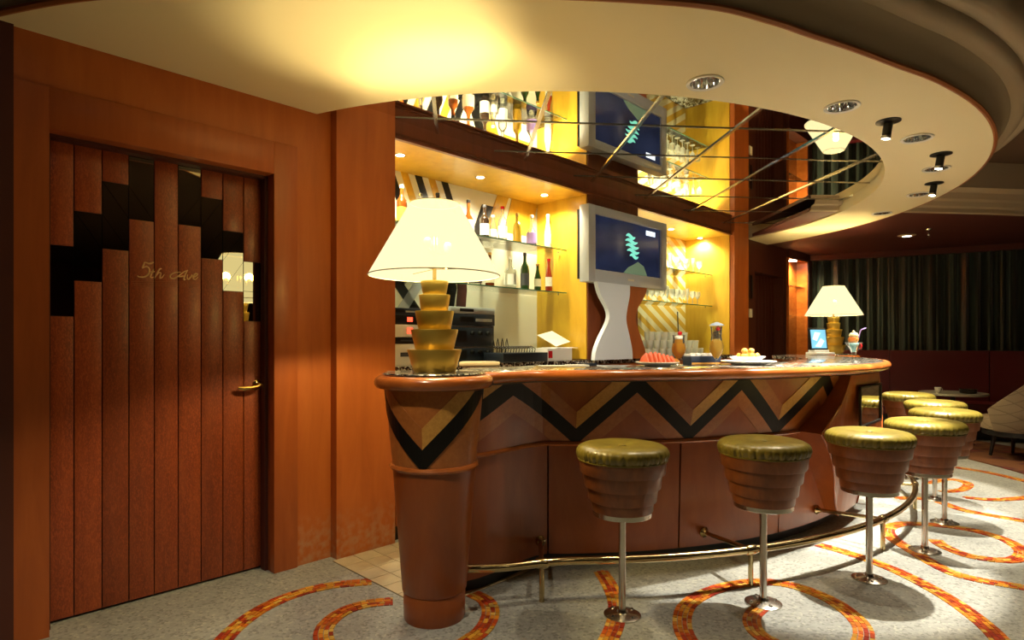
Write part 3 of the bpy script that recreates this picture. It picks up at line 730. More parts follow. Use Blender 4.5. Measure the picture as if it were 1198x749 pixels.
# central bay with arrow-shaped outline
tl = on_R(984, 3.04); tt, _z = on_R(994, 3.04, 446); bl, _z2 = on_R(982, 2.93, 590)
print('bay pts', tl, tt, bl, _z2)
bayp = [(BAYL,0.695),(tl,0.86),(tt+0.3,1.035),(-tt-0.3,1.035),(-tl,0.86),(-BAYL,0.695),(-bl,0.10),(bl,0.10)]
def bay_R(z): return 2.92+0.12*smooth((z-0.1)/0.5)
mb = MB(); a0, a1 = BAYL, -BAYL; n = 16
for k in range(n):
    u0, u1 = a0+(a1-a0)*k/n, a0+(a1-a0)*(k+1)/n
    q_ = clip_half(clip_half(bayp, lambda t: t[0]-u0), lambda t: u1-t[0])
    if len(q_) >= 3: mb.prism(q_, lambda a,z: BAR(a, 2.80, z), lambda a,z: BAR(a, bay_R(z), z))
bpart(mb, 'centre_bay', M_bar)
def edge_strip(p, q, mat, name, r=0.006):
    pts = [BAR(p[0]+(q[0]-p[0])*t/6, bay_R(p[1]+(q[1]-p[1])*t/6)+0.001, p[1]+(q[1]-p[1])*t/6) for t in range(7)]
    bpart(MB().tube(pts, r, 6), name, mat)
for s_ in (1, -1):
    edge_strip((s_*BAYL,0.695), (s_*tl,0.86), M_rim, 'bay_edge'); edge_strip((s_*tl,0.86), (s_*(tt+0.3),1.035), M_bar, 'bay_edge', 0.004); edge_strip((s_*BAYL,0.695), (s_*bl,0.10), M_bar, 'bay_edge', 0.006)
# framed dark panel on the bay
fa, fb, fz0, fz1 = on_R(1004.5, 3.045), on_R(1029, 3.045), on_R(1010, 3.045, 500)[1], on_R(1010, 3.045, 452)[1]; print('panel', fa, fb, fz0, fz1)
pic = thing('framed_panel', BAR((fa+fb)/2, 3.0, fz0), 'small black framed picture hung on the bar front beneath the rim', 'picture')
def picp(poly, r0, r1, name, mat):
    o = MB().prism(poly, lambda a,z: BAR(a, bay_R(z)+r0, z), lambda a,z: BAR(a, bay_R(z)+r1, z)).build(name, mat, pic); o.matrix_parent_inverse = Matrix.Translation(-pic.location)
picp([(fa,fz0),(fb,fz0),(fb,fz1),(fa,fz1)], 0.005, 0.012, 'picture', M_dmirror)
for q in ([(fa,fz0),(fb,fz0),(fb,fz0+0.014),(fa,fz0+0.014)], [(fa,fz1-0.014),(fb,fz1-0.014),(fb,fz1),(fa,fz1)], [(fa,fz0),(fa+0.22,fz0),(fa+0.22,fz1),(fa,fz1)], [(fb-0.22,fz0),(fb,fz0),(fb,fz1),(fb-0.22,fz1)]):
    picp(q, 0.005, 0.020, 'frame', M_black)
# countertop
top = thing('countertop', BAR(0, 2.8, 1.045), 'speckled granite bar top with glossy rounded mahogany rim', 'countertop')
def tpart(mb, name, mat):
    o = mb.build(name, mat, top); o.matrix_parent_inverse = Matrix.Translation(-top.location); return o
tpart(arc_sweep([(2.48,1.075),(3.055,1.075),(3.055,1.103),(3.048,1.106),(2.48,1.106)], -PE-0.8, PE+0.8, 110, AMPT), 'granite_slab', M_granite)
rp = [(3.0,1.050),(3.06,1.046)]+[(3.068+0.034*math.cos(a), 1.076+0.029*math.sin(a)) for a in [(-80+20*i)*PI/180 for i in range(9)]]+[(3.056,1.104),(3.056,1.078),(3.0,1.074)]
tpart(arc_sweep(rp, -PE-0.8, PE+0.8, 110, AMPT), 'rim', M_rim)
tpart(arc_sweep([(2.50,1.047),(3.0,1.047),(3.0,1.0745),(2.50,1.0745)], -PE-0.8, PE+0.8, 110, AMPT), 'substrate', M_bar)
tpart(arc_sweep([(3.0,1.040),(3.05,1.040),(3.05,1.0465),(3.0,1.0465)], -PE, PE, 110, AMPT), 'metal_trim', M_steel)

# ---- pillars at both ends
PILL = [(-0.354, 2.735)]
a_p = math.degrees(math.atan2(PILL[0][1]-CC[1], PILL[0][0]-CC[0]))-AX; r_p = math.hypot(PILL[0][1]-CC[1], PILL[0][0]-CC[0])
PILL.append(tuple(BAR(-a_p, r_p)[:2]))
def pil_R(z): return 0.190+0.030*(z-0.70)/0.32 if z > 0.70 else 0.148+0.042*(z-0.12)/0.58
def make_pillar(loc, label, face):
    t = thing('bar_pillar', (loc[0], loc[1], 0), label, 'pillar', 'pillars ending the bar')
    t.rotation_euler = (0,0,face)
    MB().lathe([(0.136,0),(0.139,0.01),(0.141,0.125),(0.139,0.13)], 48).build('plinth', M_bar, t)
    MB().lathe([(0.143,0.13),(0.146,0.135),(0.188,0.68)], 48).build('shaft', M_bar, t)
    MB().lathe([(0.188,0.68),(0.198,0.684),(0.203,0.694),(0.198,0.704),(0.190,0.708)], 48).build('ring_moulding', M_rim, t)
    MB().lathe([(0.190,0.708),(0.2215,1.03),(0.2215,1.045)], 64).build('head', M_bronze, t)
    MB().lathe([(0.215,1.045),(0.235,1.040),(0.258,1.046),(0.269,1.060),(0.270,1.074),(0.264,1.088),(0.250,1.098),(0.236,1.101)], 64).build('rim', M_rim, t)
    MB().lathe([(0.228,1.1005),(0.228,1.109),(0.224,1.112)], 64).build('granite_disc', M_granite, t)
    MB().lathe([(0.229,1.1005),(0.2345,1.1005),(0.2345,1.107),(0.229,1.107)], 64, cap=False).build('disc_trim', M_steel, t)
    # V-shaped inlay wrapped round the head
    def wrap(lift): return lambda a, z: ((pil_R(z)+lift)*math.cos(a), (pil_R(z)+lift)*math.sin(a), z)
    def varm(a0, a1, z0, z1, lo, hi, mat, nm, lift):
        poly = [(a0,z0+lo),(a1,z1+lo),(a1,z1+hi),(a0,z0+hi)]
        poly = clip_half(clip_half(poly, lambda t_: t_[1]-0.71), lambda t_: 1.035-t_[1]); n = 14
        mb = MB(); b0, b1 = min(a0,a1), max(a0,a1)
        for k in range(n):
            u0, u1 = b0+(b1-b0)*k/n, b0+(b1-b0)*(k+1)/n
            q_ = clip_half(clip_half(poly, lambda p: p[0]-u0), lambda p: u1-p[0])
            if len(q_) >= 3: mb.prism(q_, wrap(-0.006), wrap(lift))
        mb.build(nm, mat, t)
    for s_ in (1, -1):
        varm(0, s_*1.55, 0.79, 1.12, -0.098, 0.0, M_zebra, 'black_stripe', 0.004)
        varm(0, s_*1.55, 0.79, 1.12, 0.0, 0.092, M_gold if s_ > 0 else M_bronze, 'veneer_stripe', 0.003)
        varm(s_*1.55, s_*3.10, 1.12, 0.79, -0.098, 0.0, M_zebra, 'black_stripe', 0.004)
    return t
make_pillar(PILL[0], 'tapered cherry wood pillar under the big front table lamp', -PI/2-0.13)
make_pillar(PILL[1], 'far bar pillar half hidden behind the bar end, under the distant table lamp', -PI/2+0.2)

# ---- foot rail
rail = thing('foot_rail', BAR(0, 3.25, 0), 'long curved brass foot rail along the bar base', 'rail')
def rpart(mb, name, mat=M_rail, parent=rail):
    o = mb.build(name, mat, parent)
    if parent is rail: o.matrix_parent_inverse = Matrix.Translation(-rail.location)
    return o
rpart(MB().tube([BAR(p, 3.25+0.13*smooth((abs(p)-44)/9), 0.185) for p in [-52.9+105.8*i/90 for i in range(91)]], 0.020, 12), 'rail_tube')
for ph in (-47.0, -27.7, -7.6, 13.2, 33.0, 47.0):
    r0 = 3.25+0.13*smooth((abs(ph)-44)/9)
    rpart(MB().tube([BAR(ph, r0, 0.0), BAR(ph, r0, 0.165)], 0.013, 10), 'post')
    c = BAR(ph, r0, 0.185); t1 = (BAR(ph+1, r0)-BAR(ph-1, r0)).normalized()
    rpart(MB().tube([c-t1*0.03, c-t1*0.024, c+t1*0.024, c+t1*0.03], [0.022,0.0255,0.0255,0.022], 12), 'collar')
    rpart(MB().tube([BAR(ph, r0-0.02, 0.183), BAR(ph, 2.86+flare(ph, AMPF), 0.155)], 0.012, 10), 'arm')
    q = BAR(ph, 2.855+flare(ph, AMPF), 0.155); n1 = (BAR(ph, 3)-BAR(ph, 2)).normalized()
    rpart(MB().tube([q, q+n1*0.008, q+n1*0.016, q+n1*0.03], [0.030,0.030,0.022,0.014], 14), 'rosette')

# ================================================================== BAR STOOLS
def make_stool():
    t = empty('bar_stool', (0,0,0))
    MB().lathe([(0.084,0),(0.084,0.006),(0.070,0.012),(0.026,0.018),(0.022,0.03)], 36).build('base_plate', M_steel, t)
    for k in range(4):
        a = k*PI/2+0.6; MB().sphere((0.062*math.cos(a), 0.062*math.sin(a), 0.014), 0.0085, 8, (1,1,0.7)).build('bolt', M_steel, t)
    MB().lathe([(0.0165,0.025),(0.0165,0.47)], 20).build('pole', M_steel, t)
    MB().lathe([(0.132,0.462),(0.134,0.464),(0.134,0.484),(0.132,0.486)], 40).build('bottom_ring', M_steel, t)
    for r0, r1, z0, z1 in ((0.138,0.142,0.484,0.530),(0.154,0.160,0.530,0.592),(0.173,0.179,0.592,0.656),(0.192,0.198,0.656,0.716)):
        MB().lathe([(r0-0.03,z0),(r0-0.002,z0),(r0,z0+0.003),(r1,z1-0.002),(r1-0.004,z1)], 48).build('drum_tier', M_drum, t)
    n = 220
    def rip(k, a):
        s = {1:0.5, 2:1.0, 3:1.0, 4:0.5, 5:0.15}.get(k, 0)
        return -s*0.0062*(abs(math.sin(a*21+0.5*math.sin(a*5)))**6+0.7*abs(math.sin(a*14.5+1.3))**8)
    MB().lathe([(0.190,0.712),(0.199,0.716),(0.206,0.726),(0.211,0.742),(0.209,0.757),(0.200,0.770),(0.182,0.780),(0.150,0.786),(0.105,0.787),(0.060,0.783),(0.028,0.776),(0.010,0.774)], n, ripple=rip).build('cushion', M_leather, t)
    MB().lathe([(0.197+0.0,0.713),(0.2035,0.716),(0.2035,0.721),(0.197,0.724)], 64, cap=False).build('piping', M_leather, t)
    MB().lathe([(0.017,0.773),(0.016,0.779),(0.010,0.782),(0.002,0.783)], 16).build('button', M_leather, t)
    return t
st_px = [(728,720),(893,706),(1017,678),(1082,645),(1105,612),(1093.6,585)]
st = [on_z(x, y, 0) for x, y in st_px]+[Vector((3.62,5.47,0))]
st_lab = ['olive leather bar stool in front of the black zigzag, closest to the tapered pillar', 'olive leather bar stool standing in the mosaic ring, second from the pillar',
 'olive leather bar stool in front of the framed panel, third from the pillar', 'olive leather bar stool fourth from the pillar, in front of the bar end',
 'olive leather bar stool fifth from the pillar with bright seat, right of the bar end', 'olive leather bar stool sixth from the pillar, mostly hidden behind nearer stools', 'farthest olive leather bar stool, just right of the bar rim end']
s0 = make_stool()
for i, p in enumerate(st):
    o = s0 if i == 0 else copy_tree(s0)
    o.location = p; o.rotation_euler = (0,0,i*1.1); tag(o, st_lab[i], 'bar stool', 'olive bar stools along the bar')

# ================================================================== TABLE LAMPS
def make_lamp(loc, label, power, zoff=0.0):
    t = thing('table_lamp', loc, label, 'lamp', 'tiered brass table lamps on the bar')
    tiers = [(0.094,0.124,0.0,0.103),(0.086,0.108,0.103,0.194),(0.072,0.089,0.194,0.278),(0.060,0.071,0.278,0.352),(0.051,0.064,0.352,0.414)]
    for r0, r1, z0, z1 in tiers:
        MB().lathe([(r0,z0),(r0+0.002,z0+0.003),(r1,z1-0.003),(r1-0.001,z1),(r0*0.6,z1-0.002)], 40).build('tier', M_tray, t)
    MB().lathe([(0.009,0.41),(0.009,0.53),(0.013,0.535),(0.013,0.615)], 14).build('stem', M_brass, t)
    # shade: thin open cone with rims
    MB().lathe([(0.298,0.440),(0.112,0.768),(0.1095,0.767),(0.2955,0.4405),(0.298,0.440)], 64, cap=False).build('shade', M_shade, t)
    for r, z in ((0.298,0.440),(0.1115,0.768)):
        MB().tube([(r*math.cos(2*PI*i/48), r*math.sin(2*PI*i/48), z) for i in range(48)], 0.0025, 6, closed=True).build('shade_ring', M_label, t)
    for k in range(3):
        a = 2*PI*k/3; MB().tube([(0.010*math.cos(a),0.010*math.sin(a),0.47),(0.276*math.cos(a),0.276*math.sin(a),0.475)], 0.002, 5).build('spoke', M_brass, t)
    for bx, by, share in ((0.055,0.05,0.6), (-0.02,-0.085,0.4)):     # two bulbs on the cluster
        MB().sphere((bx,by,0.575), 0.022, 12, (1,1,1.2)).build('bulb', M_shade_in, t)
        MB().tube([(0,0,0.535),(bx,by,0.552)], 0.006, 8).build('socket_arm', M_brass, t)
        point('table_lamp_light', (loc[0]+bx, loc[1]+by, loc[2]+0.61), power*share, (1,0.76,0.33), 0.03)
    return t
make_lamp((PILL[0][0], PILL[0][1], 1.112), 'large lit table lamp with cream shade and tiered brass base on the front pillar', 56)
make_lamp((PILL[1][0], PILL[1][1], 1.112), 'distant lit table lamp with cream shade at the far end of the bar', 56)

# ================================================================== CEILING LIGHTS
def crinkle(n=30):
    def f(k, a): return 0.004*math.sin(a*11) if k in (1,2) else 0
    return f
for i, a in enumerate((-32.4, -16.4, -0.4, 14.9, 29.6, 42.6)):
    R = (3.25,3.27,3.32,3.39,3.46,3.50)[i]; p = BAR(a, R, Z_SOF)
    t = thing('ceiling_downlight', p, ['round chrome ceiling downlight nearest the front, above the first stools','chrome ceiling downlight second from the front','chrome ceiling downlight third from the front, between two black spots','chrome ceiling downlight fourth from the front, behind the second black spot','chrome ceiling downlight fifth from the front, behind the third black spot','smallest farthest chrome ceiling downlight'][i], 'downlight', 'chrome downlights in the soffit')
    MB().lathe([(0.074,0.0),(0.090,-0.001),(0.092,-0.006),(0.088,-0.010),(0.074,-0.006)], 40, cap=False).build('trim_ring', M_white, t)
    MB().lathe([(0.0755,-0.004),(0.074,0.02),(0.066,0.055),(0.048,0.085),(0.024,0.10),(0.002,0.103)], 48, cap=False, ripple=lambda k,a: 0.004*math.sin(a*12)*(1 if 0 < k < 5 else 0)).build('reflector', M_chrome, t, smooth_ang=15)
    MB().lathe([(0.016,0.095),(0.020,0.07),(0.016,0.045),(0.003,0.04)], 16).build('lamp', M_dl, t)
    spot('downlight', BAR(a, R, Z_SOF-0.02), BAR(a, R-0.25, 0), (30,45,60,60,60,50)[i], 95, (1,0.86,0.62), 0.7, 0.03)
for i, (a, R) in enumerate(((-8.5,3.30),(8.1,3.40),(23.2,3.46))):
    p = BAR(a, R, Z_SOF)
    t = thing('ceiling_spotlight', p, ['black ceiling spotlight nearest the front','middle black ceiling spotlight beside a chrome downlight','farthest black ceiling spotlight'][i], 'spotlight', 'black spotlights in the soffit')
    MB().lathe([(0.066,0.0),(0.066,-0.006),(0.045,-0.012)], 32).build('mounting_plate', M_blackm, t)
    dr = (BAR(a, R-0.4, 0)-Vector((p.x,p.y,Z_SOF))).normalized(); top_ = Vector((0,0,-0.012))
    MB().tube([top_, top_+dr*0.04, top_+dr*0.075], 0.025, 20).build('barrel', M_blackm, t)
    MB().tube([top_+dr*0.073, top_+dr*0.09], 0.0265, 20).build('nose_ring', M_steel, t)
    MB().tube([top_+dr*0.0895, top_+dr*0.0915], 0.021, 16).build('lens', M_led, t)
    spot('spotlight', Vector((p.x,p.y,Z_SOF))+top_+dr*0.097, ((1.65,3.60,0),(2.55,4.35,0),(3.15,5.15,0))[i], (430,370,290)[i], 50, (1,0.92,0.76), 0.25, 0.02)
# niche halogens
for i, (px, py) in enumerate(((468,181),(562,207),(637,228),(785,268),(819,278.5))):
    r = ray(px, py); k = (2.528-CAMZ)/r[2]; p = Vector((k*r[0], k, 2.528))
    t = thing('niche_halogen', p, ['small halogen light in the bottle niche ceiling, leftmost','small halogen light in the bottle niche ceiling, middle','small halogen light in the bottle niche ceiling, nearest the television','small halogen light in the glass niche ceiling, beside the television','small halogen light in the glass niche ceiling, right hand one'][i], 'downlight', 'niche halogen lights')
    MB().lathe([(0.030,0.001),(0.040,0.0),(0.041,-0.004),(0.030,-0.006)], 24, cap=False).build('trim_ring', M_steel, t)
    MB().lathe([(0.030,-0.002),(0.028,-0.005),(0.004,-0.006)], 20).build('lens', M_led, t)
    spot('halogen', p+Vector((0,0,-0.02)), p+Vector((NX*0.05, NY*0.05, -1)), (40,40,40,56,56)[i], 150, (1,0.87,0.55), 0.8, 0.02)
# small lights on the low ceiling
for px, py, lab in ((1061,275,'small round ceiling lamp on the dark red ceiling'),):
    p = on_z(px, py, 2.565); t = thing('ceiling_lamp', p, lab, 'ceiling lamp')
    MB().lathe([(0.09,0.0),(0.10,-0.004),(0.09,-0.012),(0.05,-0.016)], 28).build('housing', M_beige, t); MB().lathe([(0.05,-0.0155),(0.045,-0.019),(0.01,-0.02)], 20).build('lens', M_dl, t)
p = on_z(1086.5, 268, 2.565); t = thing('sprinkler_pendant', p, 'shiny sprinkler pendant hanging from the dark red ceiling', 'sprinkler')
MB().lathe([(0.035,0.0),(0.03,-0.012),(0.008,-0.014),(0.008,-0.05)], 18).build('escutcheon', M_chrome, t)
MB().sphere((0,0,-0.065), 0.016, 10).build('bulb', M_chrome, t); MB().lathe([(0.006,-0.08),(0.006,-0.105),(0.022,-0.107),(0.022,-0.110)], 16).build('deflector', M_chrome, t)

# ================================================================== TELEVISION on the centre post
DT = 3.05
sL, zTL = on_d(689, 236.6, DT); sR, zTR = on_d(780, 263, DT); _, zBL = on_d(691, 330, DT); _, zBR = on_d(779.5, 339, DT)
zT = (zTL+zTR)/2; zB = (zBL+zBR)/2; print('TV', sL, sR, zTL, zTR, zBL, zBR)
tc = (sL+sR)/2; tw = (sR-sL)/2; th = (zT-zB)
tv = thing('television', W(tc, DT+0.05, zB), 'silver framed flat television on the wavy silver stand', 'television', rz=PHI)
bz = 0.095
# local: x along wall, y into wall, z up from the bottom
MB().box(-tw+bz, tw-bz, -0.032, -0.022, 0.11, th-0.075).build('screen', M_tv, tv)
for x0, x1, z0, z1 in ((-tw,-tw+bz,0,th),(tw-bz,tw,0,th),(-tw+bz,tw-bz,0,0.11),(-tw+bz,tw-bz,th-0.075,th)):
    MB().box(x0,x1,-0.05,0.05,z0,z1).build('bezel', M_silver, tv, bevel=0.004)
MB().box(-tw+0.02, tw-0.02, -0.02, 0.09, 0.03, th-0.03).build('rear_housing', M_blackm, tv)
for k in range(5):
    zc = 0.455-k*0.044; xc = 0.02+0.014*k; hw = (0.075,0.10,0.105,0.10,0.07)[k]
    MB().tube([(xc-hw+2*hw*t/10, -0.0335, zc+0.012*math.sin(2*PI*t/10)) for t in range(11)], [0.005+0.014*math.sin(PI*t/10) for t in range(11)], 8).xf(lambda x,y,z: (x, -0.0335+(y+0.0335)*0.05, z)).build('picture_detail', M_tvcyan, tv)
pl = [(-0.10,0.112),(-0.02,0.17),(0.06,0.20),(0.14,0.235),(0.24,0.20),(0.30,0.112)]
MB().prism(pl, lambda x,z: (x,-0.0322,z), lambda x,z: (x,-0.0335,z)).build('picture_detail', M_tvgreen, tv)
MB().box(0.28,0.44,-0.0335,-0.0322,0.50,0.545).build('picture_detail', M_tvglint, tv)
MB().box(-0.05,0.05,-0.052,-0.049,0.045,0.062).build('badge', M_label, tv)
# stand: hourglass column
def hour(z): return 0.155+0.05*math.cos((z-0.05)/0.62*2*PI)
HS = zB-1.095
stv = thing('television_stand', W(tc-0.12, DT+0.03, 1.095), 'wavy hourglass silver stand beneath the television', 'stand', rz=PHI)
def wav(w0, amp, x0): 
    L_ = []; R_ = []
    for k in range(25):
        z = HS*k/24; w_ = w0+amp*math.cos(z/HS*2*PI*0.93+0.25); L_.append((x0-w_, z)); R_.append((x0+w_, z))
    return L_+R_[::-1]
def contour(keys, d):   # keys: (px, y) pairs along an edge, top to bottom
    P = [Vector((on_d(x, y, d)[0]-(tc-0.12), on_d(x, y, d)[1]-1.095, 0)) for x, y in keys]; P = catmull(P, 6)
    return [(p.x, max(0.0, min(HS, p.y))) for p in P]
def ribbon(left, right, d, name, mat, y0, y1):
    a = contour(left, d); b = contour(right, d); a[0] = (a[0][0], HS); b[0] = (b[0][0], HS); a[-1] = (a[-1][0], 0); b[-1] = (b[-1][0], 0)
    MB().prism(a+b[::-1], lambda x,z: (x,y0,z), lambda x,z: (x,y1,z)).build(name, mat, stv)
ribbon([(699,330),(703,345),(712,363),(712,376),(703,395),(697,412),(696,430)], [(737,330),(737,345),(734,362),(733,376),(737,395),(740,412),(740,430)], DT-0.03, 'silver_panel', M_stand, -0.06, -0.02)
ribbon([(712,330),(715,345),(720,363),(720,376),(715,395),(712,412),(711,430)], [(756,330),(753,345),(744,362),(742,376),(748,395),(753,412),(754,430)], DT+0.03, 'wood_panel', M_frame, -0.019, 0.05)

# ================================================================== BACK COUNTER, SHELVES
bk = thing('back_counter', W(0, 3.3, 0), 'low back bar cabinet beneath the lit niches behind the bar', 'cabinet', rz=PHI)
MB().box(-2.40,2.40,-0.17,-0.135,0.10,1.06).build('front', M_bar, bk); MB().box(-2.40,2.40,-0.13,-0.10,0.0,0.10).build('toe_kick', M_black, bk)
MB().box(-2.40,-0.395,-0.18,0.452,1.06,1.095).build('granite_slab', M_granite, bk); MB().box(0.395,2.40,-0.18,0.452,1.06,1.095).build('granite_slab', M_granite, bk)
MB().box(-0.395,0.395,-0.20,-0.135,1.06,1.095).build('granite_slab', M_granite, bk)
for k in range(6):
    x0 = -2.39+k*0.797; MB().box(x0+0.01,x0+0.787,-0.185,-0.17,0.12,1.05).build('cabinet_door', M_bar, bk, bevel=0.003)
ZC = 1.095
def shelf(s0_, s1_, z, lab):
    t = thing('glass_shelf', W((s0_+s1_)/2, 3.58, z-0.010), lab, 'shelf', 'glass shelves in the niches', rz=PHI); h = (s1_-s0_)/2
    MB().box(-h,h,-0.178,0.17,0,0.010).build('glass_plate', M_shelf, t); MB().box(-h,h,-0.182,-0.178,0,0.010).build('front_edge', M_shelfedge, t)
    for x in (-h+0.02, h-0.02): MB().lathe([(0.006,-0.012),(0.008,-0.001)], 10, cx=x, cy=-0.10).build('bracket', M_steel, t)
ZA, ZBq = 2.07, 1.69
shelf(-2.395,-0.404,ZA,'upper glass shelf of liquor bottles in the left niche'); shelf(-2.395,-0.404,ZBq,'lower glass shelf of bottles in the left niche')
shelf(0.404,2.395,ZA,'upper glass shelf of wine glasses in the right niche'); shelf(0.404,2.395,ZBq,'lower glass shelf of wine glasses in the right niche')

# ---- bottles
def bottle(s, d, z, kind, mat, cap, lab_mat, label, h=0.29, r=0.037, shape='std'):
    t = thing('bottle', W(s, d, z), label, 'bottle', 'bottles in the left niche', rz=PHI-0.7)
    if shape == 'std': pr = [(r*0.92,0),(r,0.006),(r,0.58*h),(r*0.92,0.63*h),(r*0.55,0.70*h),(r*0.36,0.75*h),(r*0.34,0.93*h)]
    elif shape == 'square': pr = [(r,0),(r*1.06,0.005),(r*1.06,0.55*h),(r*0.85,0.61*h),(r*0.40,0.68*h),(r*0.36,0.92*h)]
    elif shape == 'wine': pr = [(r*0.95,0),(r,0.005),(r,0.55*h),(r*0.85,0.64*h),(r*0.45,0.73*h),(r*0.36,0.78*h),(r*0.36,0.95*h)]
    elif shape == 'slim': pr = [(r*0.8,0),(r*0.85,0.004),(r*0.80,0.5*h),(r*0.45,0.72*h),(r*0.36,0.80*h),(r*0.36,0.95*h)]
    else: pr = [(r*0.9,0),(r*1.15,0.02),(r*1.22,0.30*h),(r*1.0,0.5*h),(r*0.45,0.62*h),(r*0.33,0.70*h),(r*0.33,0.92*h)]
    n = 4 if shape == 'square' else 20
    rr = (lambda x: x*1.3) if shape == 'square' else (lambda x: x)
    MB().lathe([(rr(a) if a > r*0.6 else a, b) for a, b in pr], 20 if shape != 'square' else 20, ripple=(lambda k,a: (0.012*math.cos(4*a)*-0.5 if k <= 3 else 0)) if shape == 'square' else None).build('glass_body', mat, t, smooth_ang=50)
    MB().lathe([(r*0.40,0.92*h),(r*0.42,0.925*h),(r*0.42,0.995*h),(r*0.36,h)], 14).build('cap', cap, t)
    if lab_mat:
        rl = pr[2][0]*(1.34 if shape == 'square' else 1.0)+0.0012
        MB().lathe([(rl,0.14*h),(rl,0.46*h)], 20, cap=False).build('label', lab_mat, t)
    return t
M_whitecap = M_labelw
top_b = [(470,B_amber,M_white,M_gold,'std',0.30,'amber whisky bottle with white cap, leftmost on the upper shelf'),
 (492,B_clear,M_steel,M_labelw,'std',0.27,'clear bottle on the upper shelf just behind the lampshade top'),
 (512,B_dark,M_black,M_labelb,'wine',0.30,'dark bottle on the upper shelf behind the lampshade'),
 (530,B_amber,M_black,M_label,'std',0.26,'short amber bottle on the upper shelf behind the lampshade'),
 (548,B_amber,M_black,M_label,'round',0.30,'dark brown round bottle at the right edge of the lampshade, upper shelf'),
 (567,B_dark,M_labelb,M_labelw,'std',0.29,'dark bottle with white label on the upper shelf'),
 (577,B_clear,M_white,M_labelw,'slim',0.22,'small clear bottle between larger ones on the upper shelf'),
 (588,B_clear,M_cherry,M_labelw,'std',0.31,'clear vodka bottle with red cap on the upper shelf'),
 (605,B_gold,M_gold,None,'std',0.28,'golden liquor bottle on the upper shelf'),
 (622,B_clear,M_silver,M_violet,'round',0.29,'clear rounded bottle with blue label on the upper shelf'),
 (641,B_white,M_white,M_labelw,'slim',0.33,'tall white bottle at the right end of the upper shelf')]
for px, mat, cap, lm, shp, h, lab in top_b:
    s, _ = on_d(px, 290, 3.56); bottle(s, 3.56, ZA, 0, mat, cap, lm, lab, h, 0.038, shp)
low_b = [(466,B_dark,M_black,M_label,'wine',0.28,'dark bottle at the left end of the lower shelf beneath the lampshade rim'),
 (505,B_clear,M_steel,M_labelb,'std',0.27,'clear bottle on the lower shelf right behind the lamp'),
 (540,B_dark,M_black,M_labelb,'std',0.25,'black bottle on the lower shelf beside the lampshade rim'),
 (556,B_clear,M_black,M_labelb,'square',0.24,'squat clear bottle with dark label on the lower shelf'),
 (573,B_amber,M_gold,M_label,'std',0.29,'amber bottle on the lower shelf under the lampshade edge'),
 (597,B_clear,M_white,M_labelw,'square',0.28,'square clear bottle with white label on the lower shelf'),
 (614,B_green,M_black,M_labelb,'wine',0.33,'green wine bottle on the lower shelf'),
 (629,B_green,M_gold,M_label,'slim',0.25,'slim green beer bottle on the lower shelf'),
 (642,B_red,M_cherry,M_labelw,'slim',0.31,'red bottle with white label at the right end of the lower shelf')]
for px, mat, cap, lm, shp, h, lab in low_b:
    s, _ = on_d(px, 340, 3.56); bottle(s, 3.56, ZBq, 0, mat, cap, lm, lab, h, 0.038, shp)

# ---- glasses in the right niche
def glass_mesh(kind):
    if kind == 'wine': pr = [(0.030,0),(0.030,0.003),(0.006,0.008),(0.004,0.02),(0.004,0.075),(0.012,0.085),(0.030,0.105),(0.035,0.13),(0.031,0.165),(0.029,0.165),(0.032,0.13),(0.027,0.107),(0.010,0.092),(0.002,0.09)]
    elif kind == 'flute': pr = [(0.028,0),(0.028,0.003),(0.005,0.008),(0.004,0.07),(0.012,0.085),(0.021,0.12),(0.022,0.19),(0.020,0.19),(0.019,0.12),(0.010,0.09),(0.002,0.088)]
    else: pr = [(0.026,0),(0.028,0.002),(0.035,0.085),(0.033,0.085),(0.026,0.008),(0.002,0.007)]
    return MB().lathe(pr, 20, cap=False)
proto = {}
def glass(kind, s, d, z, lab, grp):
    if kind not in proto:
        o = glass_mesh(kind).build({'wine':'wine_glass','flute':'champagne_flute','tumbler':'tumbler'}[kind], M_tumbler if kind == 'tumbler' else M_glass); proto[kind] = o
    else: o = proto[kind].copy(); COL.objects.link(o)
    o.location = W(s, d, z); tag(o, lab, 'glass', grp); return o
for i, px in enumerate((760,768,776,784,793,803,811,818)):
    for d in (3.52, 3.65):
        s, _ = on_d(px, 320, d)
        if 0.46 < s < 2.34: glass('wine' if i % 3 else 'flute', s, d, ZA, 'stemmed glass standing on the upper shelf of the right niche', 'glasses on the upper right shelf')
for i in range(12):
    px = 757+i*5.9
    for d in (3.50, 3.64):
        s, _ = on_d(px, 350, d)
        if 0.46 < s < 2.34: glass('wine' if i % 4 else 'flute', s, d, ZBq, 'stemmed glass standing on the lower shelf of the right niche', 'glasses on the lower right shelf')
for lay, (n, d0) in enumerate(((9,3.20),(8,3.235),(6,3.27))):
    for i in range(n):
        for k in range(2):
            s = 0.62+lay*0.09+i*0.135+k*0.05; d = d0+0.08*k
            glass('tumbler', s, d, ZC+lay*0.0865, 'clear tumbler in the pile of glasses beneath the right niche shelves', 'piled tumblers on the back counter')
# bar gun / dispenser in the right niche
cm = thing('coffee_machine', W(0.80, 3.66, ZC), 'small dark drinks machine behind the piled tumblers', 'machine', rz=PHI)
MB().box(-0.10,0.10,-0.03,0.06,0,0.30).build('body', M_blackm, cm, bevel=0.01); MB().box(-0.13,0.13,-0.08,0.07,0.30,0.36).build('head', M_silver, cm, bevel=0.01)
MB().tube([(-0.06,-0.06,0.30),(-0.06,-0.06,0.24)], 0.012, 8).build('spout', M_steel, cm); MB().box(-0.04,0.14,-0.07,0.02,0.38,0.44).build('hopper', M_navy, cm, bevel=0.01)

